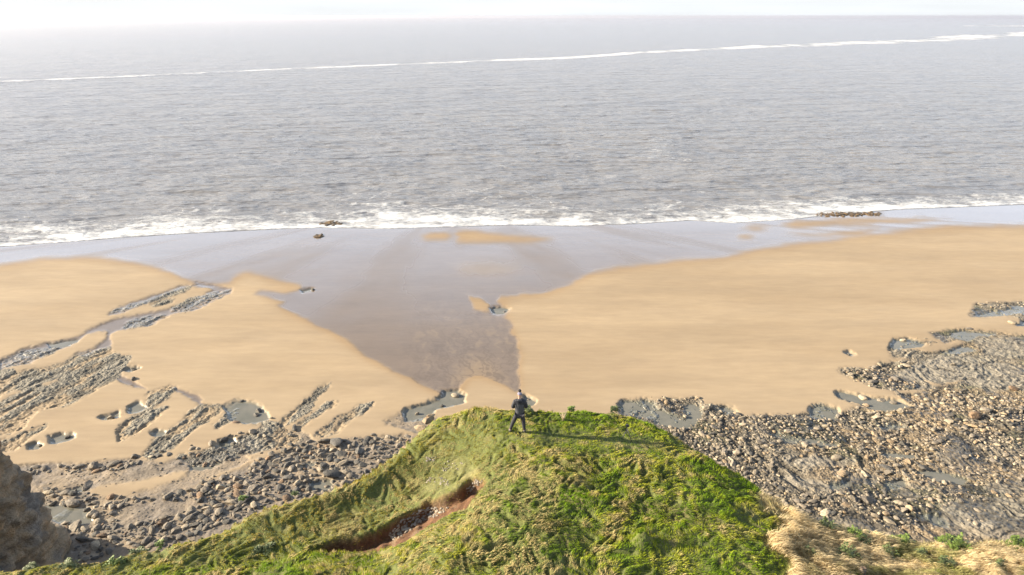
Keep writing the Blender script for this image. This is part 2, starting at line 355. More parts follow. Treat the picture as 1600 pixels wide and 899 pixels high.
SANDISL = [Z4([(418, 500), (450, 488), (620, 465), (800, 425), (900, 400), (885, 428), (800, 468), (650, 508), (520, 532), (430, 526)]), Z4([(880, 500), (1000, 440), (1100, 400), (1250, 340), (1290, 330), (1200, 380), (1060, 430), (950, 480)]),
           Z4([(720, 360), (830, 290), (960, 195), (1040, 150), (1000, 210), (930, 260), (900, 300), (790, 350)]), Z4([(1150, 345), (1260, 310), (1380, 285), (1440, 290), (1300, 325), (1180, 360)]), Z4([(840, 320), (980, 250), (1100, 220), (1220, 190), (1230, 205), (1100, 270), (1000, 300), (880, 345)]),
           Z4([(700, 130), (820, 40), (850, 60), (760, 110)]), Z3([(190, 660), (270, 640), (265, 655), (200, 670)]), Z3([(0, 720), (110, 688), (100, 700), (0, 745)])]
ROCKR = [Z8([(212, 40), (232, 24), (335, 12), (400, 20), (500, 15), (600, 5), (640, 40), (760, 45), (800, 80), (860, 100), (1100, 95), (1128, 92), (1300, 500), (900, 700), (400, 400), (240, 200)]),
         Z5([(0, 555), (100, 550), (190, 560), (240, 605), (420, 600), (500, 592), (545, 585), (565, 552), (605, 540), (680, 560), (670, 598), (720, 580), (770, 562), (860, 582), (960, 580), (1030, 552), (960, 500), (940, 480), (860, 470), (790, 440), (760, 432), (690, 390), (700, 378), (780, 375), (862, 388), (885, 350), (940, 352), (1000, 342), (1060, 335), (940, 330), (925, 300), (930, 270), (945, 238), (990, 235), (1060, 250), (1140, 255), (1200, 275), (1160, 240), (1110, 215), (1200, 200), (1280, 190), (1400, 203), (1558, 225), (2700, 260), (2700, 1400), (0, 1400)]),
         Z5([(1300, 122), (1320, 100), (1345, 75), (1440, 70), (1558, 68), (2700, 60), (2700, 200), (1558, 180), (1500, 175), (1560, 155), (1480, 128), (1400, 135), (1330, 138)])]
SANDR = [Z5([(1080, 430), (1180, 450), (1280, 435), (1250, 450), (1150, 460)]), Z5([(960, 480), (1100, 478), (1060, 500), (970, 498)]), Z5([(1000, 270), (1100, 262), (1200, 262), (1260, 245), (1290, 262), (1200, 290), (1090, 300), (990, 290)]) ]
DENSR = [(.95, Z5([(0, 560), (190, 565), (240, 610), (545, 612), (700, 600), (760, 570), (960, 590), (1060, 500), (1200, 470), (1400, 510), (1700, 520), (2600, 560), (2600, 760), (1200, 720), (1050, 900), (400, 800), (200, 899), (-200, 700)])),
         (.75, Z5([(690, 385), (780, 378), (900, 360), (1060, 345), (940, 410), (1000, 440), (1100, 470), (960, 480), (860, 460), (760, 430)])),
         (.85, Z8([(560, 130), (640, 50), (760, 60), (860, 105), (1128, 100), (1128, 590), (900, 450), (640, 250), (450, 150)])), (.38, Z8([(330, 15), (620, 8), (600, 110), (560, 150), (440, 110), (360, 60)])),
         (.45, Z6([(0, 60), (1600, 100), (2600, 130), (2600, 600), (1600, 500), (1200, 620), (900, 560), (500, 520), (380, 480), (200, 330), (0, 180)])),
         (.8, Z6([(330, 370), (560, 420), (760, 430), (950, 430), (1150, 540), (1200, 610), (1050, 600), (800, 550), (560, 500), (400, 470)])), (.8, Z6([(500, 150), (900, 160), (1150, 240), (1100, 290), (850, 310), (560, 300), (450, 230)])),
         (.55, Z6([(930, 440), (1330, 390), (1600, 390), (1600, 420), (1250, 430), (1100, 480)])), (.5, Z5([(935, 260), (990, 240), (1140, 258), (1130, 270), (960, 285)])), (.3, Z5([(1120, 215), (1280, 195), (1440, 210), (1300, 205)])), (.35, Z5([(1340, 75), (1558, 72), (1800, 80), (1558, 130), (1400, 100)]))]
DENSL = [(.85, Z4([(110, 400), (330, 385), (520, 370), (640, 345), (660, 370), (560, 405), (400, 410), (130, 432)])), (.7, Z4([(200, 500), (300, 490), (400, 510), (480, 560), (500, 600), (460, 640), (430, 600), (280, 570), (200, 545)])),
         (.85, Z4([(500, 530), (650, 545), (850, 520), (880, 535), (840, 550), (660, 560), (510, 545)])), (.9, Z4([(430, 590), (520, 565), (600, 560), (540, 620), (560, 680), (700, 690), (560, 740), (480, 700), (440, 640)])),
         (.95, Z4([(850, 530), (1000, 440), (1150, 420), (1200, 360), (1380, 290), (1480, 275), (1620, 270), (1750, 255), (1990, 260), (1990, 500), (1500, 520), (1250, 570), (1080, 640), (900, 720), (760, 760), (600, 770), (560, 700), (700, 650), (850, 610), (950, 560)])),
         (.9, Z4([(250, 670), (330, 640), (440, 680), (560, 700), (540, 740), (330, 710), (240, 700)])), (.5, Z4([(360, 720), (600, 740), (520, 800), (400, 840), (350, 790)])), (.5, Z4([(880, 570), (1050, 540), (1050, 570), (900, 590)])),
         (.35, Z4([(1310, 190), (1420, 230), (1390, 270), (1320, 220)])), (.6, Z4([(920, 370), (1040, 360), (1000, 375), (920, 382)])), (.12, Z4([(640, 320), (900, 300), (1250, 200), (1300, 300), (1000, 400), (700, 380)]))]

SHELF = [Z5([(1310, 250), (1350, 225), (1450, 222), (1558, 235), (2600, 250), (2600, 340), (1558, 335), (1480, 330), (1380, 310)]), Z5([(950, 415), (1050, 355), (1150, 320), (1290, 300), (1350, 320), (1450, 350), (1558, 360), (2600, 380), (2600, 480), (1558, 465), (1400, 492), (1280, 440), (1100, 450), (1000, 430)]),
         Z6([(930, 430), (1010, 405), (1100, 430), (1000, 465)]), Z6([(1180, 480), (1330, 440), (1600, 430), (2600, 420), (2600, 700), (1500, 660), (1230, 620), (1180, 560)]), Z6([(1380, 380), (1600, 340), (2600, 330), (2600, 420), (1600, 420), (1450, 420)]),
         Z6([(380, 240), (560, 230), (760, 250), (760, 280), (560, 290), (430, 280)]), Z6([(1150, 210), (1300, 190), (1380, 260), (1300, 300), (1180, 260)]), Z6([(380, 330), (560, 340), (740, 420), (600, 400), (440, 380)]), Z6([(560, 540), (800, 570), (1000, 620), (1200, 660), (900, 640), (600, 590)]), Z6([(700, 330), (860, 320), (880, 370), (760, 370)])]
m_wet = poly_mask(WET); poly_mask(SANDBARS, 0, m_wet); fb = blur(poly_mask(FAINTBARS), 9)
m_wet_s = blur(m_wet, 2.0); m_wet_b = blur(m_wet, 9)
m_wet_m = blur(m_wet, 3.5); _vv = np.arange(V0, V1)[:, None]; _g = ss(470, 420, _vv)
m_wetf = np.clip(m_wet_s*(1-_g)+m_wet_m*_g-.45*fb, 0, 1)
m_chan = poly_mask(CHANNEL); m_pool = poly_mask(POOL)
m_rock = poly_mask(ROCKL+ROCKR); m_mud = poly_mask(MUDL)
poly_mask(SANDISL+SANDR, 0, m_rock); poly_mask(SANDISL, 0, m_mud)
low = np.clip(m_rock+m_mud+m_chan+m_pool, 0, 1)
m_low = blur(low, 1.0); m_low_z = blur(low, 1.7); m_low_b = blur(low, 5); m_pool_s = blur(m_pool, 1.1); m_rock_s = blur(m_rock, .9); m_mud_s = blur(m_mud, 1.6); m_chan_s = blur(m_chan, 1.0)
m_den = np.zeros((MH, MW), np.float32)
for d, p in sorted(DENSR+DENSL, key=lambda a: a[0]): poly_mask([p], d, m_den)
m_shelf = poly_mask(SHELF); m_den *= (1-.85*m_pool)*(1-.93*m_shelf); m_shelf = blur(m_shelf, 2.0); m_den = blur(m_den, 2.5)

STR = math.atan2(*(np.array(to_plane(520, 598))-np.array(to_plane(445, 660)))[::-1])   # strike of the beds on the left
cs_, sn_ = math.cos(STR), math.sin(STR)
ARC = to_plane(1700, 640)
def beach_fields(x, y):
    u, v = project(x, y, 0*x)
    D = np.hypot(np.hypot(x, y), CAMZ); sc_ = 1067/D          # pixels per metre across
    wu = (fbm(x*.5, y*.5, 4, 3)-.5)*1.1*sc_*.9; wv = (fbm(x*.5, y*.5, 4, 9)-.5)*1.1*sc_*.5
    wu2 = (fbm(x*1.9, y*1.9, 3, 5)-.5)*.5*sc_; wv2 = (fbm(x*1.9, y*1.9, 3, 8)-.5)*.5*sc_*.5
    uu = u+wu+wu2; vv = v+wv+wv2
    left = ss(760, 700, u)
    wet = samp(m_wetf, u+wu*.6+(fbm(x*.12, y*.12, 4, 7)-.5)*26, v+wv*.6+(fbm(x*.1, y*.12, 4, 12)-.5)*7); lowm = samp(m_low, uu, vv); pool = samp(m_pool_s, uu, vv); rock = samp(m_rock_s, uu, vv); mud = samp(m_mud_s, uu, vv); chan = samp(m_chan_s, uu, vv)
    lowb = samp(m_low_b, uu, vv); wetb = samp(m_wet_b, u, v)
    a = x*cs_+y*sn_; b = -x*sn_+y*cs_
    bw = b+(fbm(a*.25, b*.5, 4, 22)-.5)*1.6; st = fbm(a*.24, bw*1.25, 5, 21); r = np.hypot(x-ARC[0], (y-ARC[1])*1.0)+ (fbm(x*.12, y*.12, 3, 33)-.5)*9
    th = np.arctan2(y-ARC[1], x-ARC[0])
    arc = fbm(r*1.15, th*6, 4, 41)
    beds = left*st+(1-left)*arc
    ter = beds*5; ter = (np.floor(ter)+ss(.55, 1, ter-np.floor(ter)))/5       # stepped ledges
    fine = fbm(x*2.4, y*2.4, 4, 51)
    und = (fbm(x*.05, y*.12, 3, 61)-.5)
    z = .12+und*.22*(1-lowm)*(1-.8*wetb)
    # rims of the sand stand up over the washed-out ground
    z = z-samp(m_low_z, uu, vv)*(.17-.06*left)
    z = z+rock*((ter-.5)*(.36+.04*(1-left))+(fine-.5)*.26)+(.05+.04*(1-left))*rock
    z = z+mud*(1-rock)*((fbm(x*.8, y*.8, 4, 71)-.5)*.22)
    z = z-pool*(.22-.04*left)-chan*(1-rock)*.05
    rill = fbm(x*.75+fbm(x*.6, y*.6, 3, 81)*1.6+(y-75)*.12, y*.26+fbm(x*.5, y*.5, 3, 83)*1.2, 4, 82, .6)
    rl = 1-np.abs(rill-.5)*2
    nearfan = ss(430, 560, v)*ss(.02, .3, wet)*ss(600, 680, u)*(1-ss(815, 840, u))
    z = z-.05*wet
    # below the tide line
    sea = surf_lo(u)-v
    z = np.where(sea > -12, z*(1-ss(-12, 6, sea))+(.04)*ss(-12, 6, sea), z)
    z = z-.02*np.clip(sea+1.0, 0, 60)-.05*ss(-.5, 3, sea)
    return dict(u=u, v=v, wet=wet, low=lowm, pool=pool, rock=rock, mud=mud, chan=chan, lowb=lowb, wetb=wetb, left=left, beds=beds, fine=fine, z=z, rl=rl, nearfan=nearfan, st=st)
def beach_z(x, y): return float(beach_fields(np.array([x]), np.array([y]))['z'][0])

# ------------------------------------------------------------------ beach mesh
def rows_from_v(vs): return to_plane(np.full(len(vs), 800.0), vs)[1]
ys = np.concatenate([rows_from_v(np.linspace(300, 905, 800))[::1], np.linspace(44, 2, 30)])
ucol = np.concatenate([np.linspace(-3000, -340, 24), np.linspace(-300, 1900, 1400), np.linspace(1940, 4600, 24)])
YY = np.repeat(ys[:, None], len(ucol), 1); dep = np.maximum(YY*cP+CAMZ*sP, 30)
XX = (ucol[None, :]-800)/F*dep
f = beach_fields(XX, YY)
sand = np.array([.40, .305, .195]); sand_w = np.array([.20, .155, .118]); rockl = np.array([.175, .16, .13]); rockr = np.array([.22, .19, .145]); mudc = np.array([.235, .195, .15])
mix = lambda a, b, t: a*(1-t[..., None])+b*t[..., None]
band = fbm(f['u']*.004, XX*0+f['v']*.05, 3, 91)
C = np.ones(XX.shape+(3,))*sand
C = mix(C, sand*np.array([.86, .85, .84]), ss(.45, .65, band)*.5)
C = mix(C, sand*np.array([.80, .78, .76]), ss(.45, .72, fbm(XX*.03+5, YY*.11, 5, 92))*.45)
C = mix(C, sand*.78, ss(.1, .7, f['lowb'])*(1-f['low'])*.45)
C = mix(C, sand*np.array([.80, .72, .62]), ss(.0, .45, f['wetb'])*(1-ss(.3, .9, f['wet']))*.7)
C = mix(C, sand_w, np.clip(f['wet'], 0, 1))
C = mix(C, sand_w*.78, np.clip(f['nearfan']*ss(.84, .96, f['rl'])*.7, 0, 1)); C = mix(C, sand*.8, np.clip(f['nearfan']*ss(.70, .45, f['rl'])*.35, 0, 1))
C = mix(C, mudc, f['mud']*(.55+.45*ss(.35, .6, fbm(XX*.35, YY*.35, 4, 95))))
C = mix(C, sand_w*.8, f['chan']*.9)
rk = mix(np.ones(XX.shape+(3,))*rockr, rockl*np.array([1, 1, 1.0]), f['left'])
rk = rk*(.62+.75*ss(.3, .7, f['beds']))[..., None]
alg = ss(.56, .68, fbm(XX*.22, YY*.22, 4, 97))*(1-f['left'])
rk = mix(rk, np.array([.13, .135, .07]), alg*.5)
shf = samp(m_shelf, f['u'], f['v'])*f['rock']
lines = ss(.46, .50, f['beds'])*ss(.56, .52, f['beds'])
rk = mix(rk, np.array([.28, .25, .20])*np.ones(XX.shape+(3,))*(.8+.4*f['fine'])[..., None], shf*.85); rk = rk*(1-.62*lines*shf)[..., None]
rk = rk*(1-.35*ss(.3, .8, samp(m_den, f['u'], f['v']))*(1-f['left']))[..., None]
rdark = ss(.50, .62, fbm(XX*.16+3, YY*.16, 4, 96))*(1-f['left']); rk = rk*(1-.50*rdark)[..., None]; rsand = ss(.58, .70, fbm(XX*.11+9, YY*.2, 4, 94))*(1-f['left'])*(1-.7*shf); rk = mix(rk, sand*.62*np.ones(XX.shape+(3,)), rsand*.8)
rcov = f['rock']
# thin sand lies in the hollows of the beds on the left
hol = ss(.53, .43, f['beds'])*f['left']*ss(.38, .56, fbm(XX*.2, YY*.2, 3, 99))
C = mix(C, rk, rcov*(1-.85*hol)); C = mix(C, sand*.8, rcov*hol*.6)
C = mix(C, np.array([.16, .165, .13]), f['pool']*.8)
wetv = np.clip(f['wet']*(.55+.45*ss(560, 430, f['v']))*(.50+.95*fbm((f['u']-700)*.9/np.maximum(f['v']-300, 40)*1.6+3, f['v']*.012, 5, 13))+f['chan']*.7+f['pool']+f['rock']*rdark*.5+f['mud']*.35*ss(.4, .6, fbm(XX*.15, YY*.15, 3, 98)), 0, 1)
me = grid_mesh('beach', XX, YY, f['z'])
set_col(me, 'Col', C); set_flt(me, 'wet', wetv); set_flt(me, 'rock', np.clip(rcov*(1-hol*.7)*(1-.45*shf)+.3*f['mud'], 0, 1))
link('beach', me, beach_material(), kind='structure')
# water standing in the pools
me = grid_mesh('tide_pool_water', *np.meshgrid(np.linspace(-150, 150, 40), np.linspace(30, 128, 20)), np.full((20, 40), -.165))
link('tide_pool_water', me, pool_material(), kind='structure')

# ------------------------------------------------------------------ sea
vs = np.concatenate([np.linspace(420, 200, 520), np.linspace(199.6, 60, 240), np.linspace(59, 27.5, 40)])
ys = rows_from_v(vs); ys = ys[ys < 19000]; ys = np.append(ys, [20000])
uc = np.concatenate([np.linspace(-2600, -330, 12), np.linspace(-300, 1900, 1000), np.linspace(1930, 4200, 12)])
YY = np.repeat(ys[:, None], len(uc), 1); XX = (uc[None, :]-800)/F*(YY*cP+CAMZ*sP)
u, v = project(XX, YY, 0*XX)
line = ipl([(-400, 146), (0, 129), (150, 123), (300, 116), (450, 108.5), (600, 101.5), (750, 95.5), (850, 92), (950, 86), (1050, 81), (1150, 75), (1250, 70.5), (1350, 67), (1430, 63.5), (1500, 59.5), (1600, 53), (2000, 40)])
dv = surf_lo(u)-v
depth = ss(0, 50, dv)
def waves(x, y):
    w = 0
    for i, (a, lx, ly, sd) in enumerate([(.42, 26, 7.5, 1), (.24, 9, 3.2, 2), (.10, 3.2, 1.5, 3)]):
        th = R(-4+4*i); xr = x*math.cos(th)+y*math.sin(th); yr = -x*math.sin(th)+y*math.cos(th)
        n = fbm(xr/lx, yr/ly, 3, 100+sd*7); w = w+a*(1-np.abs(n*2-1))**1.5
    return w
W = waves(XX, YY)
fade = ss(1200, 300, YY)
Z = (W-.42)*fade*(.12+.88*depth)
# near-shore rollers
roll = np.sin(dv*.42+fbm(XX*.03, YY*.02, 2, 130)*9)*ss(2, 10, dv)*ss(90, 25, dv); Z = Z+.22*np.clip(roll, 0, 1)**2*fade
hi = surf_hi(u)-4.5+(fbm(XX*.05, YY*0+3, 4, 145)-.5)*16; lo = surf_lo(u)
wob = (fbm(XX*.06, YY*.06, 4, 140)-.5)+.55*(fbm(XX*.3, YY*.22, 4, 143)-.5)
t = (lo-v)/np.maximum(lo-hi, 4)
foam = ss(-.05, .03, t)*(.97-.34*ss(.15, .9, t+wob*1.4)-.60*ss(1.0, 1.9, t+wob*1.5))
crest = np.exp(-((t-.85-wob*.8)/.10)**2)*ss(.42, .62, fbm(XX*.12, YY*.05, 3, 141))*.62; foam = np.maximum(foam, crest*1.0)
edge = np.exp(-((t-.06-.08*wob)/.10)**2); foam = np.maximum(foam*(.74+.5*fbm(XX*.35, YY*.3, 4, 146)), edge*.85)
foam = np.maximum(foam, .42*ss(.52, .7, fbm(XX*.10, YY*.08, 4, 142))*ss(3.2, 1.0, t)*ss(-.05, .1, t))
wid = np.interp(u, [0, 600, 1000, 1600], [.85, 1.2, 2.3, 4.8])
dl = v-line(u)-(fbm(XX*.012, YY*.004, 3, 150)-.5)*wid*1.4
fo = np.exp(-(dl/wid)**2)*(.78-.10*ss(700, 1300, u)+(.5+.1*ss(700, 1300, u))*ss(.32, .6, fbm(XX*.03, YY*.010, 4, 151)))
tail = ss(0, 1, dl)*np.exp(-dl/(wid*1.8))*.75*ss(.4, .65, fbm(XX*.03, YY*.02, 3, 152))*ss(350, 900, u)
l2 = np.exp(-((v-40.5+(fbm(XX*.01, YY*0, 2, 5)-.5)*2)/1.2)**2)*ss(1470, 1520, u)*.9
foam = np.maximum.reduce([foam, np.clip(fo, 0, 1), tail, l2])
Z = Z-.2*ss(0, 3, -dv)+foam*.12*fade+np.exp(-((dl+wid*.5)/wid)**2)*1.0*ss(200, 500, YY)*ss(900, 300, YY)
foam = np.maximum(foam, np.exp(-((t-1.7-wob*1.2)/.09)**2)*.62*ss(.45, .62, fbm(XX*.06, YY*.03, 3, 147)))
foam = np.maximum(foam, np.exp(-((t-1.15-wob*1.0)/.08)**2)*.7*ss(.40, .6, fbm(XX*.05+9, YY*.03, 3, 148)))
caps = ss(.86, .95, W/.76*ss(.55, .8, fbm(XX*.03, YY*.03, 3, 160))+.12)*.6
foam = np.maximum(foam, caps*fade*depth*.9)
me = grid_mesh('sea', XX, YY, Z+.0, keep=(v < lo+16)|(YY > 2000))
set_flt(me, 'foam', np.clip(foam, 0, 1)); set_flt(me, 'near', fade)
link('sea', me, sea_material(), kind='structure')

# ------------------------------------------------------------------ headland
ctrl = [(672, 647, 29.9), (728, 632, 30.3), (788, 634, 30.45), (864, 640, 30.4), (962, 637, 30.3), (808, 677, 30.5), (900, 680, 30.4), (983, 688, 30.35),
        (1045, 669, 30.15), (1120, 713, 30.0), (1192, 763, 29.7), (1262, 810, 29.3), (1412, 840, 28.9), (1600, 846, 28.7), (800, 760, 30.5), (900, 800, 30.55), (1000, 800, 30.4), (1100, 780, 30.35),
        (900, 899, 30.5), (1150, 880, 30.3), (1300, 899, 30.0), (1600, 899, 29.4), (600, 899, 29.9), (700, 840, 30.3), (770, 735, 30.3), (705, 725, 29.5), (640, 755, 29.0), (575, 795, 28.75), (500, 830, 28.6),
        (640, 690, 29.55), (600, 717, 29.4), (520, 757, 29.15), (399, 790, 28.9), (333, 826, 28.7), (200, 858, 28.5), (0, 887, 28.4), (400, 860, 28.7), (250, 885, 28.75), (0, 910, 28.6), (500, 890, 29.3),
        (800, 1000, 30.5), (0, 1000, 29.2), (1600, 1000, 29.2), (400, 1000, 30), (1200, 1000, 30)]
ctrl = np.array(ctrl, float)
cx, cy = to_plane(ctrl[:, 0], ctrl[:, 1], ctrl[:, 2]); cz = ctrl[:, 2]
def tps(r): return np.where(r > 1e-6, r*r*np.log(np.maximum(r, 1e-6)), 0)
n = len(cx); K = tps(np.hypot(cx[:, None]-cx, cy[:, None]-cy))+np.eye(n)*.15
Pm = np.stack([np.ones(n), cx, cy], 1); A = np.block([[K, Pm], [Pm.T, np.zeros((3, 3))]])
sol = np.linalg.solve(A, np.concatenate([cz, [0, 0, 0]]))
def base_h(x, y):
    xs = np.clip(x, -19, 20); ysn = np.clip(y, 9.5, 26)
    h = sol[n]+sol[n+1]*xs+sol[n+2]*ysn
    for i in range(n): h = h+sol[i]*tps(np.hypot(xs-cx[i], ysn-cy[i]))
    return np.clip(h, 26.5, 31)
edge_px = [(-40, 890), (0, 886), (60, 880), (103, 873), (140, 872), (200, 858), (253, 848), (289, 841), (333, 826), (359, 810), (399, 790), (466, 771), (492, 765), (525, 754), (565, 735), (600, 717), (610, 705), (632, 690), (655, 667), (665, 657), (675, 645), (700, 637), (728, 632), (788, 634), (822, 635), (864, 640), (894, 636), (940, 639), (962, 637), (977, 644), (1024, 659), (1045, 668), (1083, 691), (1098, 704), (1133, 727), (1170, 744), (1192, 762), (1223, 791), (1262, 810), (1319, 824), (1366, 834), (1412, 840), (1484, 848), (1600, 846), (1680, 848)]
EP = []
for (eu, ev) in edge_px:
    z = 29.0
    for _ in range(12):
        x, y = to_plane(eu, ev, z); z = float(base_h(np.array([x]), np.array([y]))[0])-.10
    EP.append((float(x), float(y)))
left_ext = [(-130, 50), (-100, 41), (-78, 43), (-58, 45.5), (-49, 47.2), (-43.2, 47.1), (-42.6, 40), (-40, 31), (-34, 22), (-27, 17.5), (-22, 16.3)]
right_ext = [(24, 18.2), (34, 17), (50, 14), (80, 10), (130, 6)]
BND = np.array(left_ext+EP+right_ext)
# resample and roughen
seg = np.hypot(*np.diff(BND, axis=0).T); cum = np.concatenate([[0], np.cumsum(seg)])
sN = np.arange(0, cum[-1], .18); BX = np.interp(sN, cum, BND[:, 0]); BY = np.interp(sN, cum, BND[:, 1])
ker = np.exp(-.5*(np.arange(-4, 5)/1.8)**2); ker /= ker.sum()
BXs = np.convolve(np.pad(BX, 4, mode='edge'), ker, 'valid'); BYs = np.convolve(np.pad(BY, 4, mode='edge'), ker, 'valid')
tx = np.gradient(BXs); ty = np.gradient(BYs); tl = np.hypot(tx, ty); nxx, nyy = -ty/tl, tx/tl        # outward normal
jit = (fbm(sN*.9, sN*0, 4, 170)-.5)*.30
BX = BXs+nxx*jit; BY = BYs+nyy*jit
def bdist(x, y):
    d = np.full(x.shape, 1e9); sgn = np.zeros(x.shape)
    px = BX[::2]; py = BY[::2]; nx_ = nxx[::2]; ny_ = nyy[::2]
    for i in range(len(px)):
        dx = x-px[i]; dy = y-py[i]; q = dx*dx+dy*dy; k = q < d; d = np.where(k, q, d); sgn = np.where(k, -(dx*nx_[i]+dy*ny_[i]), sgn)
    return np.where(sgn > 0, 1, -1)*np.sqrt(d)
SCAR = [ZG([(330, 637), (500, 572), (640, 545), (760, 505), (860, 452), (950, 392), (1060, 328), (1180, 288), (1280, 238), (1340, 180), (1400, 172), (1445, 200), (1400, 252), (1345, 305), (1315, 365), (1220, 395), (1130, 440), (1010, 500), (940, 560), (870, 603), (760, 630), (560, 638)])]
STRAW = [[(1180, 790), (1195, 772), (1225, 795), (1262, 812), (1319, 826), (1412, 845), (1484, 852), (1620, 850), (1640, 1000), (1210, 1000), (1235, 880), (1195, 850), (1235, 825), (1200, 800)]]
GREENR = [[(830, 640), (960, 640), (1045, 672), (1060, 700), (900, 690), (830, 680)], [(1030, 740), (1140, 730), (1200, 800), (1230, 899), (1100, 990), (930, 990), (980, 850), (1060, 800)]]
PATH = [[(760, 720), (800, 715), (900, 770), (850, 830), (900, 899), (920, 990), (780, 990), (770, 850), (720, 800), (740, 760)]]
OLIVE = [[(640, 690), (760, 640), (790, 700), (770, 735), (700, 760), (600, 830), (480, 850), (330, 870), (200, 899), (0, 899), (0, 870), (300, 840), (420, 780)]]
BARE = [[(700, 718), (730, 715), (745, 735), (720, 760), (690, 770), (650, 765), (670, 740)], ZG([(1010, 80), (1060, 30), (1140, 50), (1120, 90), (1050, 110)])]
def zm(P, r): return blur(poly_mask(P), r)
g_scar = zm(SCAR, 1.5); g_scarw = zm(SCAR, 5); g_straw = zm(STRAW, 7); g_green = zm(GREENR, 16); g_path = zm(PATH, 16); g_olive = zm(OLIVE, 12); g_bare = zm(BARE, 5)
def tuft(x, y):
    wx = x+(fbm(x*1.1, y*1.1, 2, 201)-.5)*1.2; wy = y+(fbm(x*1.1, y*1.1, 2, 202)-.5)*1.2
    a = 1-np.abs(fbm(wx*3.1, wy*4.0, 3, 203)*2-1); b = fbm(wx*.9, wy*1.2, 3, 205)
    return a*.9+b*.5
HX, HY = to_plane(1003, 862, 30.1); HX = float(HX); HY = float(HY)
def head_fields(x, y, db=None):
    h = base_h(x, y); u, v = project(x, y, h)
    if db is None: db = bdist(x, y)
    inner = ss(.1, .9, db)
    wu = (fbm(x*2, y*2, 4, 210)-.5)*14; wv = (fbm(x*2, y*2, 4, 211)-.5)*14
    f = dict(u=u, v=v, db=db)
    for nme, m in (('scar', g_scar), ('scarw', g_scarw)): f[nme] = samp(m, u+wu*.2, v+wv*.2)
    for nme, m in (('straw', g_straw), ('green', g_green), ('path', g_path), ('olive', g_olive), ('bare', g_bare)): f[nme] = samp(m, u+wu*2, v+wv*2)
    T = tuft(x, y); f['tuft'] = T
    near_ = np.maximum(np.exp(-(((x-3.2)/3.6)**2+((y-21.3)/.9)**2)), np.exp(-(((x-HX-1.3)/1.1)**2+((y-HY)/.6)**2)))
    amp = .25*(1-.3*f['green'])*(1-.75*near_)*(1-.3*f['bare'])*(1-f['scarw'])*(1-.35*f['olive'])
    z = h+(T-.85)*amp+(fbm(x*.45, y*.45, 3, 220)-.5)*.30*(1-.6*f['green'])*(1-f['scarw'])
    z = z-f['scar']*(.50+.2*fbm(x*3, y*3, 3, 221))
    z = z-.55*np.clip(1-db/.7, 0, 1)**2
    hum = np.exp(-(((x-HX)/.26)**2+((y-HY)/.20)**2)); z = z+hum*.45
    f['z'] = z; return f
gx = np.concatenate([np.arange(-130, -45, 2.5), np.arange(-45, -19.3, .5), np.arange(-19.3, 21, .055), np.arange(21, 40, .6), np.arange(40, 131, 3)])
gy = np.concatenate([np.arange(-40, 8, 1.5), np.arange(8, 11.5, .25), np.arange(11.5, 25.2, .055), np.arange(25.2, 55, .5)])
XX, YY = np.meshgrid(gx, gy)
db = bdist(XX, YY)
far = (XX < -25) & (YY < 50) & (db < 0)
hf = head_fields(XX, YY, db)
keep = db > -.03
soilG = np.array([.11, .125, .030]); soilD = np.array([.24, .20, .08])
C = np.ones(XX.shape+(3,))*soilG
C = mix(C, soilD, ss(.5, .75, fbm(XX*1.3, YY*1.3, 4, 230))*.6)
C = mix(C, np.array([.20, .18, .075]), hf['bare']*.4); C = mix(C, np.array([.44, .34, .18]), hf['straw']*.85)
soil = mix(np.ones(XX.shape+(3,))*np.array([.135, .065, .030]), np.array([.20, .13, .075]), ss(.5, .7, fbm(XX*3, YY*3, 4, 231)))
C = mix(C, soil, ss(.15, .5, hf['scar'])); C = mix(C, np.array([.26, .15, .07]), (hf['scarw'] > .38)*(hf['scar'] < .35)*.45*np.ones(XX.shape))
C = mix(C, np.array([.36, .28, .17]), ss(.22, .02, db)*.6)
me = grid_mesh('headland', XX, YY, hf['z'], keep=keep)
set_col(me, 'Col', C)
link('headland', me, soil_material(), kind='structure')

# cliff face below the edge
rows = 130
fz = head_fields(BX, BY, np.zeros(len(BX)))['z']
tt = np.linspace(0, 1, rows)[:, None]**1.15
ZZ = fz[None, :]-.02-tt*(fz[None, :]+1.2)
S2 = np.repeat(sN[None, :], rows, 0)
lay = fbm(ZZ*1.3+(fbm(S2*.05, ZZ*0, 2, 240))*3, S2*.10, 4, 241)
off = 3.3*tt**1.1+ss(0, .05, tt)*((lay-.5)*1.3+(fbm(S2*.30, ZZ*.20, 5, 242)-.5)*3.2+(fbm(S2*1.3, ZZ*1.2, 5, 243)-.5)*1.6-.45*(1-np.abs(fbm(S2*.9, ZZ*.5, 4, 244)*2-1))**3)
off = off*(1.0)-.02
kw = 25; k2 = np.ones(kw)/kw
nsx = np.convolve(np.pad(nxx, kw//2, mode='edge'), k2, 'valid'); nsy = np.convolve(np.pad(nyy, kw//2, mode='edge'), k2, 'valid'); nl = np.hypot(nsx, nsy); nsx /= nl; nsy /= nl
me = grid_mesh('cliff_face', BX[None, :]+nsx[None, :]*off, BY[None, :]+nsy[None, :]*off, ZZ)
link('cliff_face', me, cliff_material(), kind='structure')

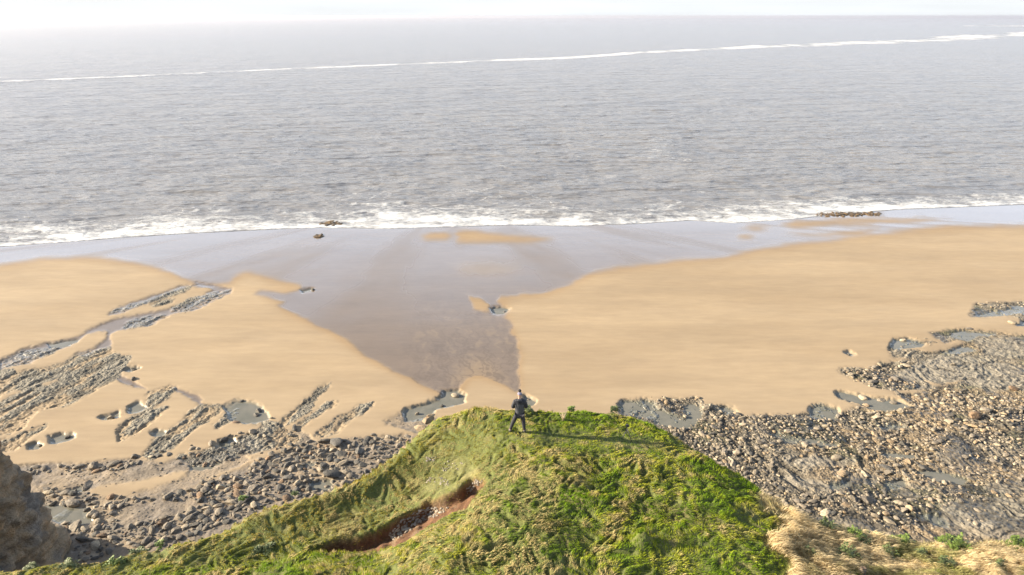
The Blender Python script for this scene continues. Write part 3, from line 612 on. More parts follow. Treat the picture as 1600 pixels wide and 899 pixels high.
# ------------------------------------------------------------------ rock shapes
def ico(sub):
    bm = bmesh.new(); bmesh.ops.create_icosphere(bm, subdivisions=sub, radius=1.0)
    v = np.array([q.co[:] for q in bm.verts]); fa = np.array([[q.index for q in g.verts] for g in bm.faces]); bm.free(); return v, fa
def rock_shape(seed, sub, rounded=False):
    rg = np.random.default_rng(seed); v, fa = ico(sub)
    v = v.copy()
    for _ in range(9 if not rounded else 5):                       # break faces off
        d = rg.normal(size=3); d /= np.linalg.norm(d); lim = rg.uniform(.45, .8) if not rounded else rg.uniform(.72, .92)
        p = v@d; k = p > lim; v[k] -= ((p[k]-lim)*.92)[:, None]*d
    o = rg.uniform(0, 99, 3)
    nn = np.array([mnoise.noise(Vector(q*1.7+o)) + .5*mnoise.noise(Vector(q*4+o)) for q in v]); v *= (1+.13*nn)[:, None]
    v *= np.array([1, rg.uniform(.6, .9), rg.uniform(.32, .58)]); return v, fa
SH3 = [rock_shape(300+i, 3, i % 3 == 0) for i in range(10)]
SH2 = [rock_shape(300+i, 2, i % 3 == 0) for i in range(10)]
SH1 = [rock_shape(300+i, 1, i % 3 == 0) for i in range(10)]

pl = []                                                           # x, y, radius
cell = {}
def ok(x, y, r, k=.80):
    ix, iy = int(x//1.5), int(y//1.5)
    for a in (-1, 0, 1):
        for b in (-1, 0, 1):
            for (px, py, pr) in cell.get((ix+a, iy+b), ()):
                if (px-x)**2+(py-y)**2 < (k*(pr+r))**2: return False
    cell.setdefault((ix, iy), []).append((x, y, r)); return True
# boulders one can pick out: (u, v, radius m, label)
special = [(1523, 650, 1.05, 'large flat rusty brown boulder slab with a long dark shadow, biggest right of the headland', 'brown'),
           (1489, 571, .55, 'lone pale angular boulder lying on the smooth grey rock shelf, far right', 'pale'),
           (1354, 631, .42, 'tan boulder standing in the tidal pool beside the sand spit, lowest one in that pool', 'tan'),
           (1349, 620, .62, 'pale flat boulder at the upper edge of the tidal pool beside the sand spit', 'pale'),
           (1378, 623, .55, 'pale boulder at the sand spit, just right of the tidal pool boulders', 'pale'),
           (1397, 627, .45, 'grey boulder between the sand spit and the dense boulder band', 'grey'),
           (209, 576, .55, 'dark boulder in a small pool at the right end of the big left rock shelf', 'dark'),
           (208, 593, .42, 'dark boulder on the sand just below the big left rock shelf', 'dark'),
           (137, 757, .65, 'lone grey boulder on brown mud left of the sand island', 'grey'),
           (174, 651, .50, 'pale slab lying in an oval sand pool in the left foreground', 'pale'),
           (62, 694, .34, 'dark stone in the leftmost small sand pool near the brown cliff', 'dark'),
           (104, 681, .34, 'pair-sized dark stone in the long grey sand pool above the leftmost pool', 'dark'),
           (403, 640, .5, 'dark boulder in the grey pool left of centre, upper of two', 'dark'), (400, 646, .42, 'dark boulder in the grey pool left of centre, lower of two', 'dark'),
           (377, 625, .34, 'small dark stone on the top rim of the grey pool left of centre', 'dark'), (424, 654, .24, 'small dark stone on the right rim of the grey pool left of centre', 'dark'),
           (370, 660, .5, 'brown boulder half buried in sand at the foot of the grey pool', 'brown'),
           (711, 616, .50, 'pale flat stone in the teal pool by the headland, the uppermost one', 'pale'), (690, 632, .28, 'small dark stone in the middle of the teal pool by the headland', 'dark'), (651, 645, .34, 'pale narrow stone at the left end of the teal pool by the headland', 'pale'),
           (788, 485, .36, 'dark stone in the small round pool out on the wet sand', 'dark'), (489, 453, .45, 'small dark stone alone on the wet sand left of centre', 'dark'),
           (826, 622, .25, 'flat grey stone in the puddle just beyond the standing man', 'grey'),
           (1327, 552, .33, 'dark stone in a tiny lone puddle on the open right sand', 'dark'),
           (1532, 476, .6, 'long flat boulder on the rim of the topmost pool, far right', 'pale'), (1582, 506, .55, 'pale boulder on the right frame edge below the topmost pool', 'pale'),
           (1412, 530, .5, 'pale boulder on the rim of the pool left of the curved rock shelf', 'pale'), (1584, 648-40, .6, 'reddish slab at the right frame edge above the boulder band', 'brown'),
           (366, 692, .5, 'dark boulder in the shallow puddle between sand streaks, lower of two', 'dark'), (350, 686, .42, 'dark boulder in the shallow puddle between sand streaks, upper of two', 'dark'),
           (525, 692, .85, 'large dark square boulder on top of the left boulder bank', 'dark'), (520, 742, .85, 'largest dark upright boulder low in the left boulder bank', 'dark')]
SPEC = []
for (a, b, r, lab, tone) in special:
    x, y = to_plane(a, b, .1); x = float(x); y = float(y); cell.setdefault((int(x//1.5), int(y//1.5)), []).append((x, y, r)); SPEC.append((x, y, r, lab, tone))
def throw(n, u0, u1, v0, v1, rlo, rhi, k=.8, pw=1.0, dm=None, mult=1.0, g0=.30):
    c = 0
    xa, yb = to_plane(800, v0); ya = float(to_plane(800, v1)[1]); yb = float(yb)
    y = RNG.uniform(ya, yb, n); dep = y*cP+CAMZ*sP; x = (RNG.uniform(u0, u1, n)-800)/F*dep
    u, v = project(x, y, 0*x); d = samp(m_den if dm is None else dm, u, v)*mult
    cl = fbm(x*.45, y*.45, 3, 250); d = d*ss(g0, g0+.2, cl+d*.16)
    keep = RNG.random(n) < d**pw; r = rlo+(rhi-rlo)*RNG.random(n)**2.2; 
    for i in np.nonzero(keep)[0]:
        if ok(x[i], y[i], r[i], k): pl.append((x[i], y[i], r[i]))
throw(1900, 880, 1900, 470, 870, .36, .62, .85, 1.5, g0=.34)
throw(1800, -200, 700, 600, 885, .42, .72, .9, 2.0)
throw(22000, 880, 1900, 460, 870, .21, .42, .68, g0=.37)
throw(3000, -200, 720, 600, 885, .36, .62, .8, g0=.2)
throw(16000, -200, 720, 600, 890, .24, .48, .68, g0=.2)
throw(30000, 880, 1900, 460, 870, .13, .25, .72, g0=.33)
throw(16000, -200, 720, 600, 890, .13, .25, .72)
P = np.array(pl)
fl = beach_fields(P[:, 0], P[:, 1])
pu, pv = project(P[:, 0], P[:, 1], fl['z'])
# visible from the photograph's side of the headland?
eu = np.array(edge_px, float); o_ = np.argsort(eu[:, 0]); line_v = np.interp(pu, eu[o_, 0], eu[o_, 1])
vis = (pu > 6) & (pu < 1594) & (pv < line_v-3) & ~((pu < 105) & (pv > 680+1.9*pu))
app = P[:, 2]/np.hypot(np.hypot(P[:, 0], P[:, 1]), CAMZ)*vis
order = np.argsort(-app); NI = 300-len(SPEC)
ind = order[:NI]; rest = order[NI:]
tones = {'pale': (.36, .305, .225), 'grey': (.22, .19, .15), 'dark': (.115, .108, .095), 'brown': (.23, .155, .095), 'tan': (.36, .27, .17)}
def tone_at(x, u, k):
    t = RNG.random()
    if u < 760: return 'dark' if t < .34 else 'grey' if t < .84 else 'pale' if t < .93 else 'brown'
    return 'pale' if t < .50 else 'grey' if t < .78 else 'tan' if t < .88 else 'dark'
RM = {k: rock_material('boulder_'+k, c, vcol=False) for k, c in tones.items()}
def mesh_from(shape, name):
    v, fa = shape; return raw_mesh(name, v, fa, 3, smooth=False)
RMESH = {k: [mesh_from(s, 'boulder_shape') for s in SH3] for k in tones}
for k in tones:
    for m_ in RMESH[k]: m_.materials.append(RM[k])
def place_boulder(x, y, r, z, tone, label, group):
    o = bpy.data.objects.new('boulder', RMESH[tone][random.randrange(10)]); col.objects.link(o)
    o.location = (x, y, z+r*.10); s = r*1.12; o.scale = (s*random.uniform(.9, 1.25), s*random.uniform(.8, 1.0), s*random.uniform(.8, 1.1))
    o.rotation_euler = (random.uniform(-.22, .22), random.uniform(-.22, .22), random.uniform(0, 6.28))
    o['label'] = label; o['category'] = 'boulder'; o['group'] = group
def where(u, v):
    if u < 760:
        if v > 790: return 'low beside the left grass edge', 'boulders on the left shore'
        if u > 470: return 'in the dense bank left of headland', 'boulders on the left shore'
        if u > 300: return 'mid left boulder bank', 'boulders on the left shore'
        if v < 745: return 'in the row near the brown cliff', 'boulders on the left shore'
        return 'on mud beside the brown cliff', 'boulders on the left shore'
    g = 'boulders on the right shore'
    if u < 1120: return 'in the pool right of the headland', g
    if v < 600: return 'on the upper right rock shelf', g
    if v < 660 and u < 1350: return 'along the right sand edge', g
    if v < 700 and u >= 1350: return 'in the far right boulder band', g
    if u < 1230: return 'beneath the right headland edge', g
    if v > 790: return 'just above the straw grass', g
    if u < 1400: return 'amid the right boulder field', g
    return 'on the lower right rock platform', g
for (x, y, r, lab, tone) in SPEC:
    place_boulder(x, y, r, beach_z(x, y)+r*.12, tone, lab, 'lone boulders on the shore')
_o = 'first second third fourth fifth sixth seventh eighth ninth tenth eleventh twelfth thirteenth fourteenth fifteenth sixteenth seventeenth eighteenth nineteenth twentieth'.split()
_u = 'first second third fourth fifth sixth seventh eighth ninth'.split()
ORD = _o+['twenty-'+a for a in _u]+['thirtieth']+['thirty-'+a for a in _u]+['fortieth']+['forty-'+a for a in _u]
KIND = {}
for i in ind:
    t = tone_at(P[i, 0], pu[i], i); wh, g = where(pu[i], pv[i])
    szw = 'big' if P[i, 2] > .58 else 'medium' if P[i, 2] > .47 else 'small'
    KIND.setdefault((szw, t, wh, g), []).append(i)
for (szw, t, wh, g), ii in KIND.items():
    ii.sort(key=lambda q: pu[q])
    for k_, i in enumerate(ii):
        lab = f'{szw} {t} boulder {wh}' if len(ii) == 1 else f'{ORD[k_]} from left of the {szw} {t} boulders {wh}'
        place_boulder(P[i, 0], P[i, 1], P[i, 2], fl['z'][i], t, lab, g)
def scatter_mesh(name, pts, shapes, colfn, squash=1.0):
    vs, fs, cs = [], [], []; o = 0
    for (x, y, z, r) in pts:
        v, fa = shapes[random.randrange(len(shapes))]; a = random.uniform(0, 6.28); ca, sa = math.cos(a), math.sin(a)
        q = v*np.array([r*random.uniform(.9, 1.3), r, r*random.uniform(.8, 1.1)*squash]); tz = random.uniform(-.25, .25)
        q = np.stack([q[:, 0]*ca-q[:, 1]*sa, q[:, 0]*sa+q[:, 1]*ca, q[:, 2]+q[:, 0]*tz], 1)+np.array([x, y, z+r*.1])
        vs.append(q); fs.append(fa+o); o += len(v); cs.append(np.repeat(np.array([colfn(x, y)]), len(v), 0))
    me = raw_mesh(name, np.concatenate(vs), np.concatenate(fs), 3, smooth=False); set_col(me, 'Col', np.concatenate(cs)); return me
def rockcol(x, y):
    u, _ = project(np.array([x]), np.array([y]), np.array([0.])); c = np.array(tones[tone_at(x, u[0], 0)]); return c*random.uniform(.75, 1.2)
RV = rock_material('shore_rock')
big = [i for i in rest if P[i, 2] > .26]; small = [i for i in rest if P[i, 2] <= .26]
link('boulder_field', scatter_mesh('boulder_field', [(P[i, 0], P[i, 1], fl['z'][i], P[i, 2]) for i in big], SH2, rockcol), RV, kind='stuff', label='countless smaller boulders strewn over the shore on both sides of the headland', cat='boulders')
# cobbles and stones between
cell.clear(); pl = []
m_low2 = blur(np.clip(m_rock*(1-.9*m_pool), 0, 1), 2)*.7*(1-.88*m_shelf)
throw(26000, 860, 1900, 600, 870, .05, .16, .7, dm=m_low2)
throw(9000, 860, 1900, 460, 640, .08, .2, .7, dm=m_low2*.35)
m_l3 = blur(np.clip(m_rock*.25+m_mud*.45, 0, 1)*(1-.9*m_pool), 2)
throw(26000, -200, 740, 480, 890, .06, .17, .7, dm=m_l3*.7)
Q = np.array(pl); fq = beach_fields(Q[:, 0], Q[:, 1])
sp = [(P[i, 0], P[i, 1], fl['z'][i], P[i, 2]) for i in small]+[(Q[i, 0], Q[i, 1], fq['z'][i], Q[i, 2]) for i in range(len(Q))]
link('shore_stones', scatter_mesh('shore_stones', sp, SH1, rockcol), RV, kind='stuff', label='small stones and cobbles scattered between the boulders', cat='stones')
print('boulders', len(P), 'stones', len(Q))
# seaweed-covered reefs in the surf
def reef(u0, u1, vc, w, tilt, n, label):
    pts = []
    for _ in range(n):
        a = random.random(); b = random.gauss(0, .35); x, y = to_plane(u0+(u1-u0)*a, vc+tilt*a+b*w, 0); pts.append((float(x), float(y), random.uniform(-.02, .12), random.uniform(.35, .95)*(1-abs(a-.5))))
    me = scatter_mesh('reef', pts, SH2, lambda x, y: np.array(random.choice([(.13, .085, .045), (.09, .07, .05), (.17, .11, .05)])), .55)
    link('rock_reef', me, RV, label=label, cat='reef', group='reefs in the surf')
reef(1276, 1376, 336, 4, -1, 170, 'long low brown weedy reef at the surf edge, upper right')
reef(499, 534, 351, 4, -2, 120, 'small dark brown reef in white surf, left of centre')
reef(491, 504, 371, 2, -2, 40, 'tiny dark rock ledge on wet sand just below the surf')

# ------------------------------------------------------------------ grass
def blades(n, x0, x1, y0, y1, wfn, lfn, cfn, width, lean_fn):
    x = RNG.uniform(x0, x1, n); y = RNG.uniform(y0, y1, n)
    u, v = project(x, y, 0*x+29.5); m = (u > -260) & (u < 1860) & (v < 1010); x, y = x[m], y[m]
    f = head_fields(x, y); k = RNG.random(len(x)) < wfn(f, x, y); k &= f['db'] > .0
    f = {a: b[k] for a, b in f.items()}; x, y = x[k], y[k]; N_ = len(x)
    z = f['z']-.02; ln = lfn(f, x, y)*RNG.uniform(.6, 1.3, N_); ang, le = lean_fn(f, x, y)
    ang = ang+RNG.normal(0, .38, N_); dx, dy = np.cos(ang), np.sin(ang)
    # width direction
    wa = RNG.uniform(0, 6.28, N_); wx, wy = np.cos(wa), np.sin(wa)
    wd = width*RNG.uniform(.7, 1.4, N_)
    b0 = np.stack([x, y, z], 1)
    mid = b0+np.stack([dx*ln*le*.42, dy*ln*le*.42, ln*(1-.55*le)*.62], 1)
    tip = b0+np.stack([dx*ln*le*1.0, dy*ln*le*1.0, ln*(1-.75*le)*.9], 1)
    wv = np.stack([wx*wd, wy*wd, 0*wd], 1)
    V = np.stack([b0-wv, b0+wv, mid+wv*.8, mid-wv*.8, tip], 1).reshape(-1, 3)
    i = np.arange(N_)*5
    Fq = np.stack([i, i+1, i+2, i+3], 1); Ft = np.stack([i+3, i+2, i+4], 1)
    c = cfn(f, x, y); c = c*(RNG.uniform(.70, 1.3, N_)*(1+.5*(f['straw'])*(fbm(x*2.2, y*2.2, 3, 290)-.5)))[:, None]
    return V, Fq, Ft, np.repeat(c, 5, 0)
def build_blades(name, parts, mat, **kw):
    V = np.concatenate([p[0] for p in parts]); C_ = np.concatenate([p[3] for p in parts]); o = 0; q, t = [], []
    for p in parts: q.append(p[1]+o); t.append(p[2]+o); o += len(p[0])
    q = np.concatenate(q); t = np.concatenate(t)
    me = bpy.data.meshes.new(name); me.vertices.add(len(V)); me.vertices.foreach_set('co', V.astype(np.float32).ravel())
    idx = np.concatenate([q.ravel(), t.ravel()]).astype(np.int32); me.loops.add(len(idx)); me.loops.foreach_set('vertex_index', idx)
    st = np.concatenate([np.arange(len(q))*4, len(q)*4+np.arange(len(t))*3]).astype(np.int32)
    me.polygons.add(len(st)); me.polygons.foreach_set('loop_start', st)
    me.update(calc_edges=True); set_col(me, 'Col', C_)
    return link(name, me, mat, **kw)
GREEN = np.array([.21, .33, .014]); YEL = np.array([.50, .46, .04]); STRW = np.array([.66, .53, .30]); OLV = np.array([.40, .295, .05]); DARK = np.array([.085, .13, .018])
def gcol(f, x, y):
    n1 = fbm(x*.9, y*.9, 4, 260); n2 = fbm(x*3.1, y*3.1, 3, 261)
    c = np.ones((len(x), 3))*GREEN
    m2 = lambda a, b, t: a*(1-t[:, None])+b*t[:, None]
    c = m2(c, YEL, ss(.36, .62, n1*.6+n2*.4)*.9*(1-.35*f['green'])); c = m2(c, OLV, f['olive']*.88)
    c = m2(c, DARK, ss(.46, .28, n2)*.5)
    dry = np.clip(ss(.50, .64, n2*.6+n1*.4+.13*f['path']+.05*f['olive']-.09*f['green']), 0, 1)
    c = m2(c, STRW*np.array([.86, .84, .75]), dry*.85)
    c = m2(c, STRW, np.clip(f['straw']*1.3*ss(.36, .5, n1+.1+.12*ss(1320, 1230, f['u'])), 0, 1)*.93)
    return c
def flow(f, x, y):
    a = fbm(x*.8, y*.8, 3, 270)*9+fbm(x*.22, y*.22, 2, 271)*3
    wind = R(-25)
    s = f['straw']
    return a*(1-s)+s*(R(-50)+(fbm(x*.7, y*.7, 2, 272)-.5)*1.6), .55+.35*fbm(x*1.1, y*1.1, 2, 273)
glen = lambda f, x, y: (.07+.10*ss(.5, 1.3, f['tuft']))*(1-.35*f['bare'])*(1-.25*f['olive'])*(1-.5*np.exp(-(((x-3.2)/3.6)**2+((y-21.3)/.9)**2)))+.16*f['straw']+.10*np.exp(-(((x-HX)/.3)**2+((y-HY)/.2)**2))
gw = lambda f, x, y: np.clip(1-1.2*f['scarw'], .0, 1)*(1-.25*f['bare'])*(1-.3*f['path'])
parts = [blades(620000, -22, 24, 11.2, 25.4, gw, glen, gcol, .0085, flow)]
gm = grass_material()
build_blades('grass', parts, gm, kind='stuff', label='tussocky green and straw coloured grass covering the clifftop', cat='grass')
sw = lambda f, x, y: ss(.15, .8, f['straw'])*ss(.30, .5, fbm(x*.6, y*.6, 3, 280)+.06)*(.3+.7*ss(.35, .6, fbm(x*3, y*3, 2, 281)))
def scol(f, x, y):
    g = (ss(.52, .64, fbm(x*.7, y*.7, 4, 291))*.75*ss(1230, 1300, f['u']))[:, None]
    return (STRW*np.array([1.08, 1.1, 1.18]))*(1-g)+np.array([.26, .27, .07])*g
parts = [blades(260000, 6, 20.5, 12, 20.5, sw, lambda f, x, y: .20+.42*fbm(x*1.5, y*1.5, 3, 282), scol, .0065, lambda f, x, y: (R(-55)+(fbm(x*.7, y*.7, 2, 272)-.5)*1.8, .30+.45*fbm(x*1.7, y*1.7, 3, 274)))]
build_blades('straw_grass', parts, gm, kind='stuff', label='long pale dead grass on the right edge of the clifftop', cat='grass')

def head_at(u, v, z=30.):
    zs = np.linspace(z+1.6, z-2.4, 160); x, y = to_plane(np.full(160, u), np.full(160, v), zs)
    h = head_fields(x, y)['z']; i = np.nonzero(zs <= h)[0]; i = i[0] if len(i) else 80
    return float(x[i]), float(y[i]), float(h[i])
# rubble in the scar and scattered limestone chips on the slope
pts = []
def rub(poly, n, r0, r1, prob=1):
    pm = poly_mask([poly]); iy, ix = np.nonzero(pm > .5); sel = RNG.choice(len(iy), n)
    for s in sel:
        u_, v_ = ix[s]+U0+RNG.random(), iy[s]+V0+RNG.random(); x, y, z = head_at(u_, v_, 29.6); pts.append((x, y, z, RNG.uniform(r0, r1)))
rub(ZG([(830, 540), (930, 440), (1060, 380), (1180, 370), (1220, 370), (1120, 430), (1000, 480), (930, 540), (860, 580)]), 210, .03, .085)
rub(ZG([(1310, 270), (1380, 200), (1430, 205), (1360, 260), (1320, 290)]), 45, .03, .07)
rub(ZG([(1030, 220), (1100, 180), (1200, 190), (1210, 240), (1130, 230)]), 45, .02, .06); rub(ZG([(1060, 60), (1130, 60), (1110, 90), (1060, 90)]), 25, .02, .05); rub(ZG([(1180, 80), (1300, 90), (1280, 140), (1150, 150)]), 30, .02, .05)
link('limestone_rubble', scatter_mesh('limestone_rubble', pts, SH1, lambda x, y: np.array((.42, .37, .30))*random.uniform(.6, 1.2)), RV, kind='stuff', label='pale limestone rubble lying in the red earth scar', cat='rubble')
# pale limestone blocks showing at the headland's left corner
for (a, b, r, lab) in [(668, 655, .34, 'pale limestone block at the left corner of the headland tip, upper one'), (672, 648, .26, 'smallest pale limestone block topping the left corner of the headland tip'), (658, 668, .30, 'pale limestone block at the left corner of the headland tip, lower one'), (861, 641, .10, 'small white stone on the tip edge right of the man')]:
    x, y, z = head_at(a, b, 29.8); o = bpy.data.objects.new('limestone_block', RMESH['tan'][random.randrange(10)]); col.objects.link(o)
    o.location = (x, y, z-.05); o.scale = (r, r*.8, r*.9); o.rotation_euler = (0, 0, random.uniform(0, 6))
    o['label'] = lab; o['category'] = 'rock'; o['group'] = 'limestone blocks on the headland edge'

# ------------------------------------------------------------------ leafy plants
leafm = plain('leaf_green', (.12, .17, .03), .6, 12, .35, 0); leafm2 = plain('leaf_grey', (.10, .125, .04), .6, 12, .3, 0); stemm = plain('plant_stem', (.16, .15, .06), .8, 20, .2, 0); drym = plain('dry_stem', (.50, .40, .26), .8, 20, .2, 0)
def plant_mesh(seed, nleaf, rad, hgt, leaf):
    rg = np.random.default_rng(seed); V, Fc = [], []
    for i in range(nleaf):
        a = rg.uniform(0, 6.28); lob = .65+.45*math.sin(a*2+seed)+.25*math.sin(a*5+seed*2); rr = rad*rg.random()**.62*max(lob, .25); z = hgt*(1-min(rr/rad, 1)**2)*rg.uniform(.15, 1.15)*(.7+.5*math.sin(rr*14+a*2+seed))+.03
        c = np.array([math.cos(a)*rr, math.sin(a)*rr, z]); aa = a+rg.normal(0, .7); d = np.array([math.cos(aa), math.sin(aa), rg.uniform(-.2, .7)]); d /= np.linalg.norm(d)
        s = np.cross(d, [0, 0, 1]); s /= np.linalg.norm(s); s = s*math.cos(rg.uniform(-.5, .5))+np.cross(s, d)*.3; l = leaf*rg.uniform(.6, 1.3); w_ = l*.36
        o = len(V); up = np.array([0, 0, -.08*l])
        V += [c, c+d*l*.35+s*w_, c+d*l*.8+s*w_*.7+up, c+d*l+up*2, c+d*l*.8-s*w_*.7+up, c+d*l*.35-s*w_, c+d*l*.5-up*.8]
        for k in range(6): Fc.append((o+k, o+(k+1) % 6, o+6))
    return raw_mesh('leaves', np.array(V), np.array(Fc), 3, smooth=False)
def tube_mesh(segs, name='stems', sides=6):
    bm = bmesh.new()
    for (a, b, r0, r1) in segs:
        a = Vector(a); b = Vector(b); d = b-a; M = Matrix.Translation((a+b)/2) @ d.to_track_quat('Z', 'Y').to_matrix().to_4x4()
        bmesh.ops.create_cone(bm, cap_ends=True, segments=sides, radius1=r0, radius2=r1, depth=d.length, matrix=M)
    me = bpy.data.meshes.new(name); bm.to_mesh(me); bm.free()
    for p in me.polygons: p.use_smooth = True
    return me
PL = [(827, 641, .20, .30, 'leafy pale green plant on the headland edge just right of the man', 0), (893, 640, .22, .20, 'low leafy plant on the headland tip edge midway right of the man', 0), (961, 640, .26, .26, 'leafy plant at the right corner of the headland tip', 0),
      (1290, 832, .48, .35, 'grey green bush in straw grass, nearest the green turf', 1), (1335, 843, .42, .38, 'grey green bush in straw grass right of the nearest bush', 1), (1322, 872, .42, .4, 'grey green bush directly above the wooden post, left one', 1), (1385, 872, .45, .4, 'yellow green bush right of the wooden post', 1), (1495, 858, .55, .42, 'widest green bush on the cliff edge at the right', 1),
      (1440, 868, .25, .2, 'small green tuft plant between the bushes on the right', 1), (1478, 885, .35, .3, 'dark bush low in the straw grass at lower right', 1), (1590, 858, .45, .35, 'green bush at the right frame edge', 1), (1265, 868, .28, .2, 'small bush in straw grass above the frame bottom, left of the post', 1), (1352, 852, .3, .25, 'low bush on the cliff edge between the first bushes', 1), (1415, 850, .4, .25, 'brownish green bush on the cliff edge right of centre of the straw grass', 1), (1560, 888, .3, .25, 'low bush near the lower right corner', 1),
      (215, 866, .40, .25, 'green leafy plant on the left cliff edge', 1), (180, 880, .35, .22, 'green leafy plant low on the left cliff edge', 1), (110, 884, .38, .25, 'bright leafy plant beside the brown cliff foot', 1), (50, 889, .35, .22, 'leafy plant at the lower left corner', 1), (250, 852, .22, .15, 'small leafy plant on the left edge of the turf', 1), (420, 858, .3, .16, 'low pale leafy plant in the hollow left of the scar', 1), (405, 861, .22, .12, 'tiny leafy plant left of the red scar', 1), (380, 778, .16, .2, 'small bright plant on the left rim above the boulders', 0), (462, 772, .14, .16, 'tiny green plant on the left rim nearer the headland tip', 0)]
for i, (a, b, rad, hg, lab, kind_) in enumerate(PL):
    x, y, z = head_at(a, b+(1 if kind_ == 0 else 0), 29.); hg *= .55 if kind_ == 0 else (.7 if a < 500 else 1); z -= .04; rad *= .75 if a < 500 else 1
    root = bpy.data.objects.new('leafy_plant', None); col.objects.link(root); root.location = (x, y, z); root['label'] = lab; root['category'] = 'plant'; root['group'] = 'leafy plants on the clifftop'
    link('leaves', plant_mesh(500+i, int(420*(rad/.4)**1.6)+50, rad, hg, .085), leafm2 if (i % 3 != 1) else leafm, root)
    rg = random.Random(i); link('stem', tube_mesh([((0, 0, -.05), (rg.uniform(-.6, .6)*rad, rg.uniform(-.6, .6)*rad, hg*.8), .008, .004) for _ in range(7)]), stemm, root)
x, y, z = head_at(880, 658, 30.2)
dry = link('dry_stalks', tube_mesh([((0, 0, -.05), (random.uniform(-.16, .16), random.uniform(-.12, .12), random.uniform(.2, .42)), .008, .004) for _ in range(26)]), drym, label='pale dead plant stalks standing in green grass right of the man', cat='plant', loc=(x, y, z))

# ------------------------------------------------------------------ fence post, tripod
woodm = plain('weathered_wood', (.17, .14, .11), .85, 9, .35, .01); wood2 = plain('post_top_wood', (.14, .10, .07), .9, 14, .4, .01)
x, y, z = head_at(1344, 903, 29.6); z -= .30
bm = bmesh.new(); bmesh.ops.create_cube(bm, size=1); bmesh.ops.scale(bm, vec=(.17, .14, 1.1), verts=bm.verts)
bmesh.ops.bevel(bm, geom=[e for e in bm.edges], offset=.014, segments=2, affect='EDGES')
bmesh.ops.subdivide_edges(bm, edges=[e for e in bm.edges if e.calc_length() > .08], cuts=4)
for q in bm.verts:
    q.co += Vector((mnoise.noise(q.co*9)*.006, mnoise.noise(q.co*9+Vector((5, 1, 2)))*.006, (mnoise.noise(q.co*14)*.02 if q.co.z > .5 else 0)))
pm_ = bpy.data.meshes.new('post_shaft'); bm.to_mesh(pm_); bm.free()
root = bpy.data.objects.new('wooden_post', None); col.objects.link(root); root.location = (x, y, z); root.rotation_euler = (0, .05, .15); root['label'] = 'weathered wooden post rising from straw grass at the bottom frame edge'; root['category'] = 'post'
link('shaft', pm_, woodm, root, loc=(0, 0, .10))
bm = bmesh.new()
for sx in (-.055, .0, .055):
    M = Matrix.Translation((sx*1.0, 0, .655)); bmesh.ops.create_cube(bm, size=1, matrix=M @ Matrix.Diagonal((.045, .11, .02+abs(sx)*.2, 1)))
bmesh.ops.bevel(bm, geom=list(bm.edges), offset=.004, segments=1, affect='EDGES')
me = bpy.data.meshes.new('split_top'); bm.to_mesh(me); bm.free(); link('split_top', me, wood2, root)

blackm = plain('black_metal', (.03, .03, .034), .45, 40, .1, 0)
x, y, z = head_at(979, 686, 30.1)
root = bpy.data.objects.new('camera_tripod', None); col.objects.link(root); root.location = (x, y, z); root['label'] = 'small black camera tripod standing on the grass at the headland right side'; root['category'] = 'tripod'
for a in (200, 320, 80):
    ex = Vector((math.cos(R(a))*.24, math.sin(R(a))*.24, -.03)); link('leg', tube_mesh([(ex, (0, 0, .42), .010, .014)], 'leg', 8), blackm, root)
link('centre_column', tube_mesh([((0, 0, .30), (0, 0, .52), .011, .011)], 'column', 8), blackm, root)
bm = bmesh.new(); bmesh.ops.create_cube(bm, size=1, matrix=Matrix.Translation((0, 0, .565)) @ Matrix.Diagonal((.12, .06, .08, 1))); bmesh.ops.bevel(bm, geom=list(bm.edges), offset=.01, segments=2, affect='EDGES')
bmesh.ops.create_cone(bm, cap_ends=True, segments=14, radius1=.03, radius2=.03, depth=.07, matrix=Matrix.Translation((0, .06, .565)) @ Matrix.Rotation(R(90), 4, 'X'))
me = bpy.data.meshes.new('camera_body'); bm.to_mesh(me); bm.free(); link('camera_body', me, blackm, root)

# ------------------------------------------------------------------ the standing man
def skinned(name, pts, edges, mat, parent, sub=2, rootv=0):
    """pts: (x,y,z,rx,ry); grows one continuous surface round the skeleton"""
    me = bpy.data.meshes.new(name); me.from_pydata([p[:3] for p in pts], edges, []); me.update()
    o = bpy.data.objects.new(name, me); col.objects.link(o)
    o.modifiers.new('skin', 'SKIN'); sv = me.skin_vertices[0].data if me.skin_vertices else None
    if sv is None:
        bpy.context.view_layer.objects.active = o; sv = me.skin_vertices[0].data
    for i, p in enumerate(pts):
        sv[i].radius = (p[3], p[4] if len(p) > 4 else p[3]); sv[i].use_root = (i == rootv)
    m = o.modifiers.new('sub', 'SUBSURF'); m.levels = sub; m.render_levels = sub
    dg = bpy.context.evaluated_depsgraph_get(); nm = bpy.data.meshes.new_from_object(o.evaluated_get(dg)); 
    bpy.data.objects.remove(o)
    for p in nm.polygons: p.use_smooth = True
    return link(name, nm, mat, parent)
skinm = plain('skin', (.50, .30, .22), .55, 30, .08, 0); jackm = plain('jacket_grey', (.062, .064, .075), .75, 40, .2, .004); yokem = plain('jacket_black', (.022, .022, .030), .7, 40, .2, .004)
trm = plain('trousers_dark', (.028, .027, .036), .8, 40, .2, .004); bootm = plain('boot', (.10, .095, .09), .7, 30, .2, .002); hatm = plain('beanie_lilac', (.22, .21, .28), .9, 60, .2, .006); pomm = plain('pompom_black', (.02, .02, .025), .95, 60, .3, .02)
fx, fy, fz0 = head_at(809, 677, 30.4)
fx0, fy0, fzl = head_at(796.5, 676.5, 30.4); fx1, fy1, fzr = head_at(820, 678, 30.4)
man = bpy.data.objects.new('person', None); col.objects.link(man); GZ = min(fzl, fzr)+.03; man.location = (fx, fy, GZ); man.scale = (.93, .95, .95)
man['label'] = 'man in dark grey jacket and bobble hat standing legs apart facing the sea'; man['category'] = 'person'
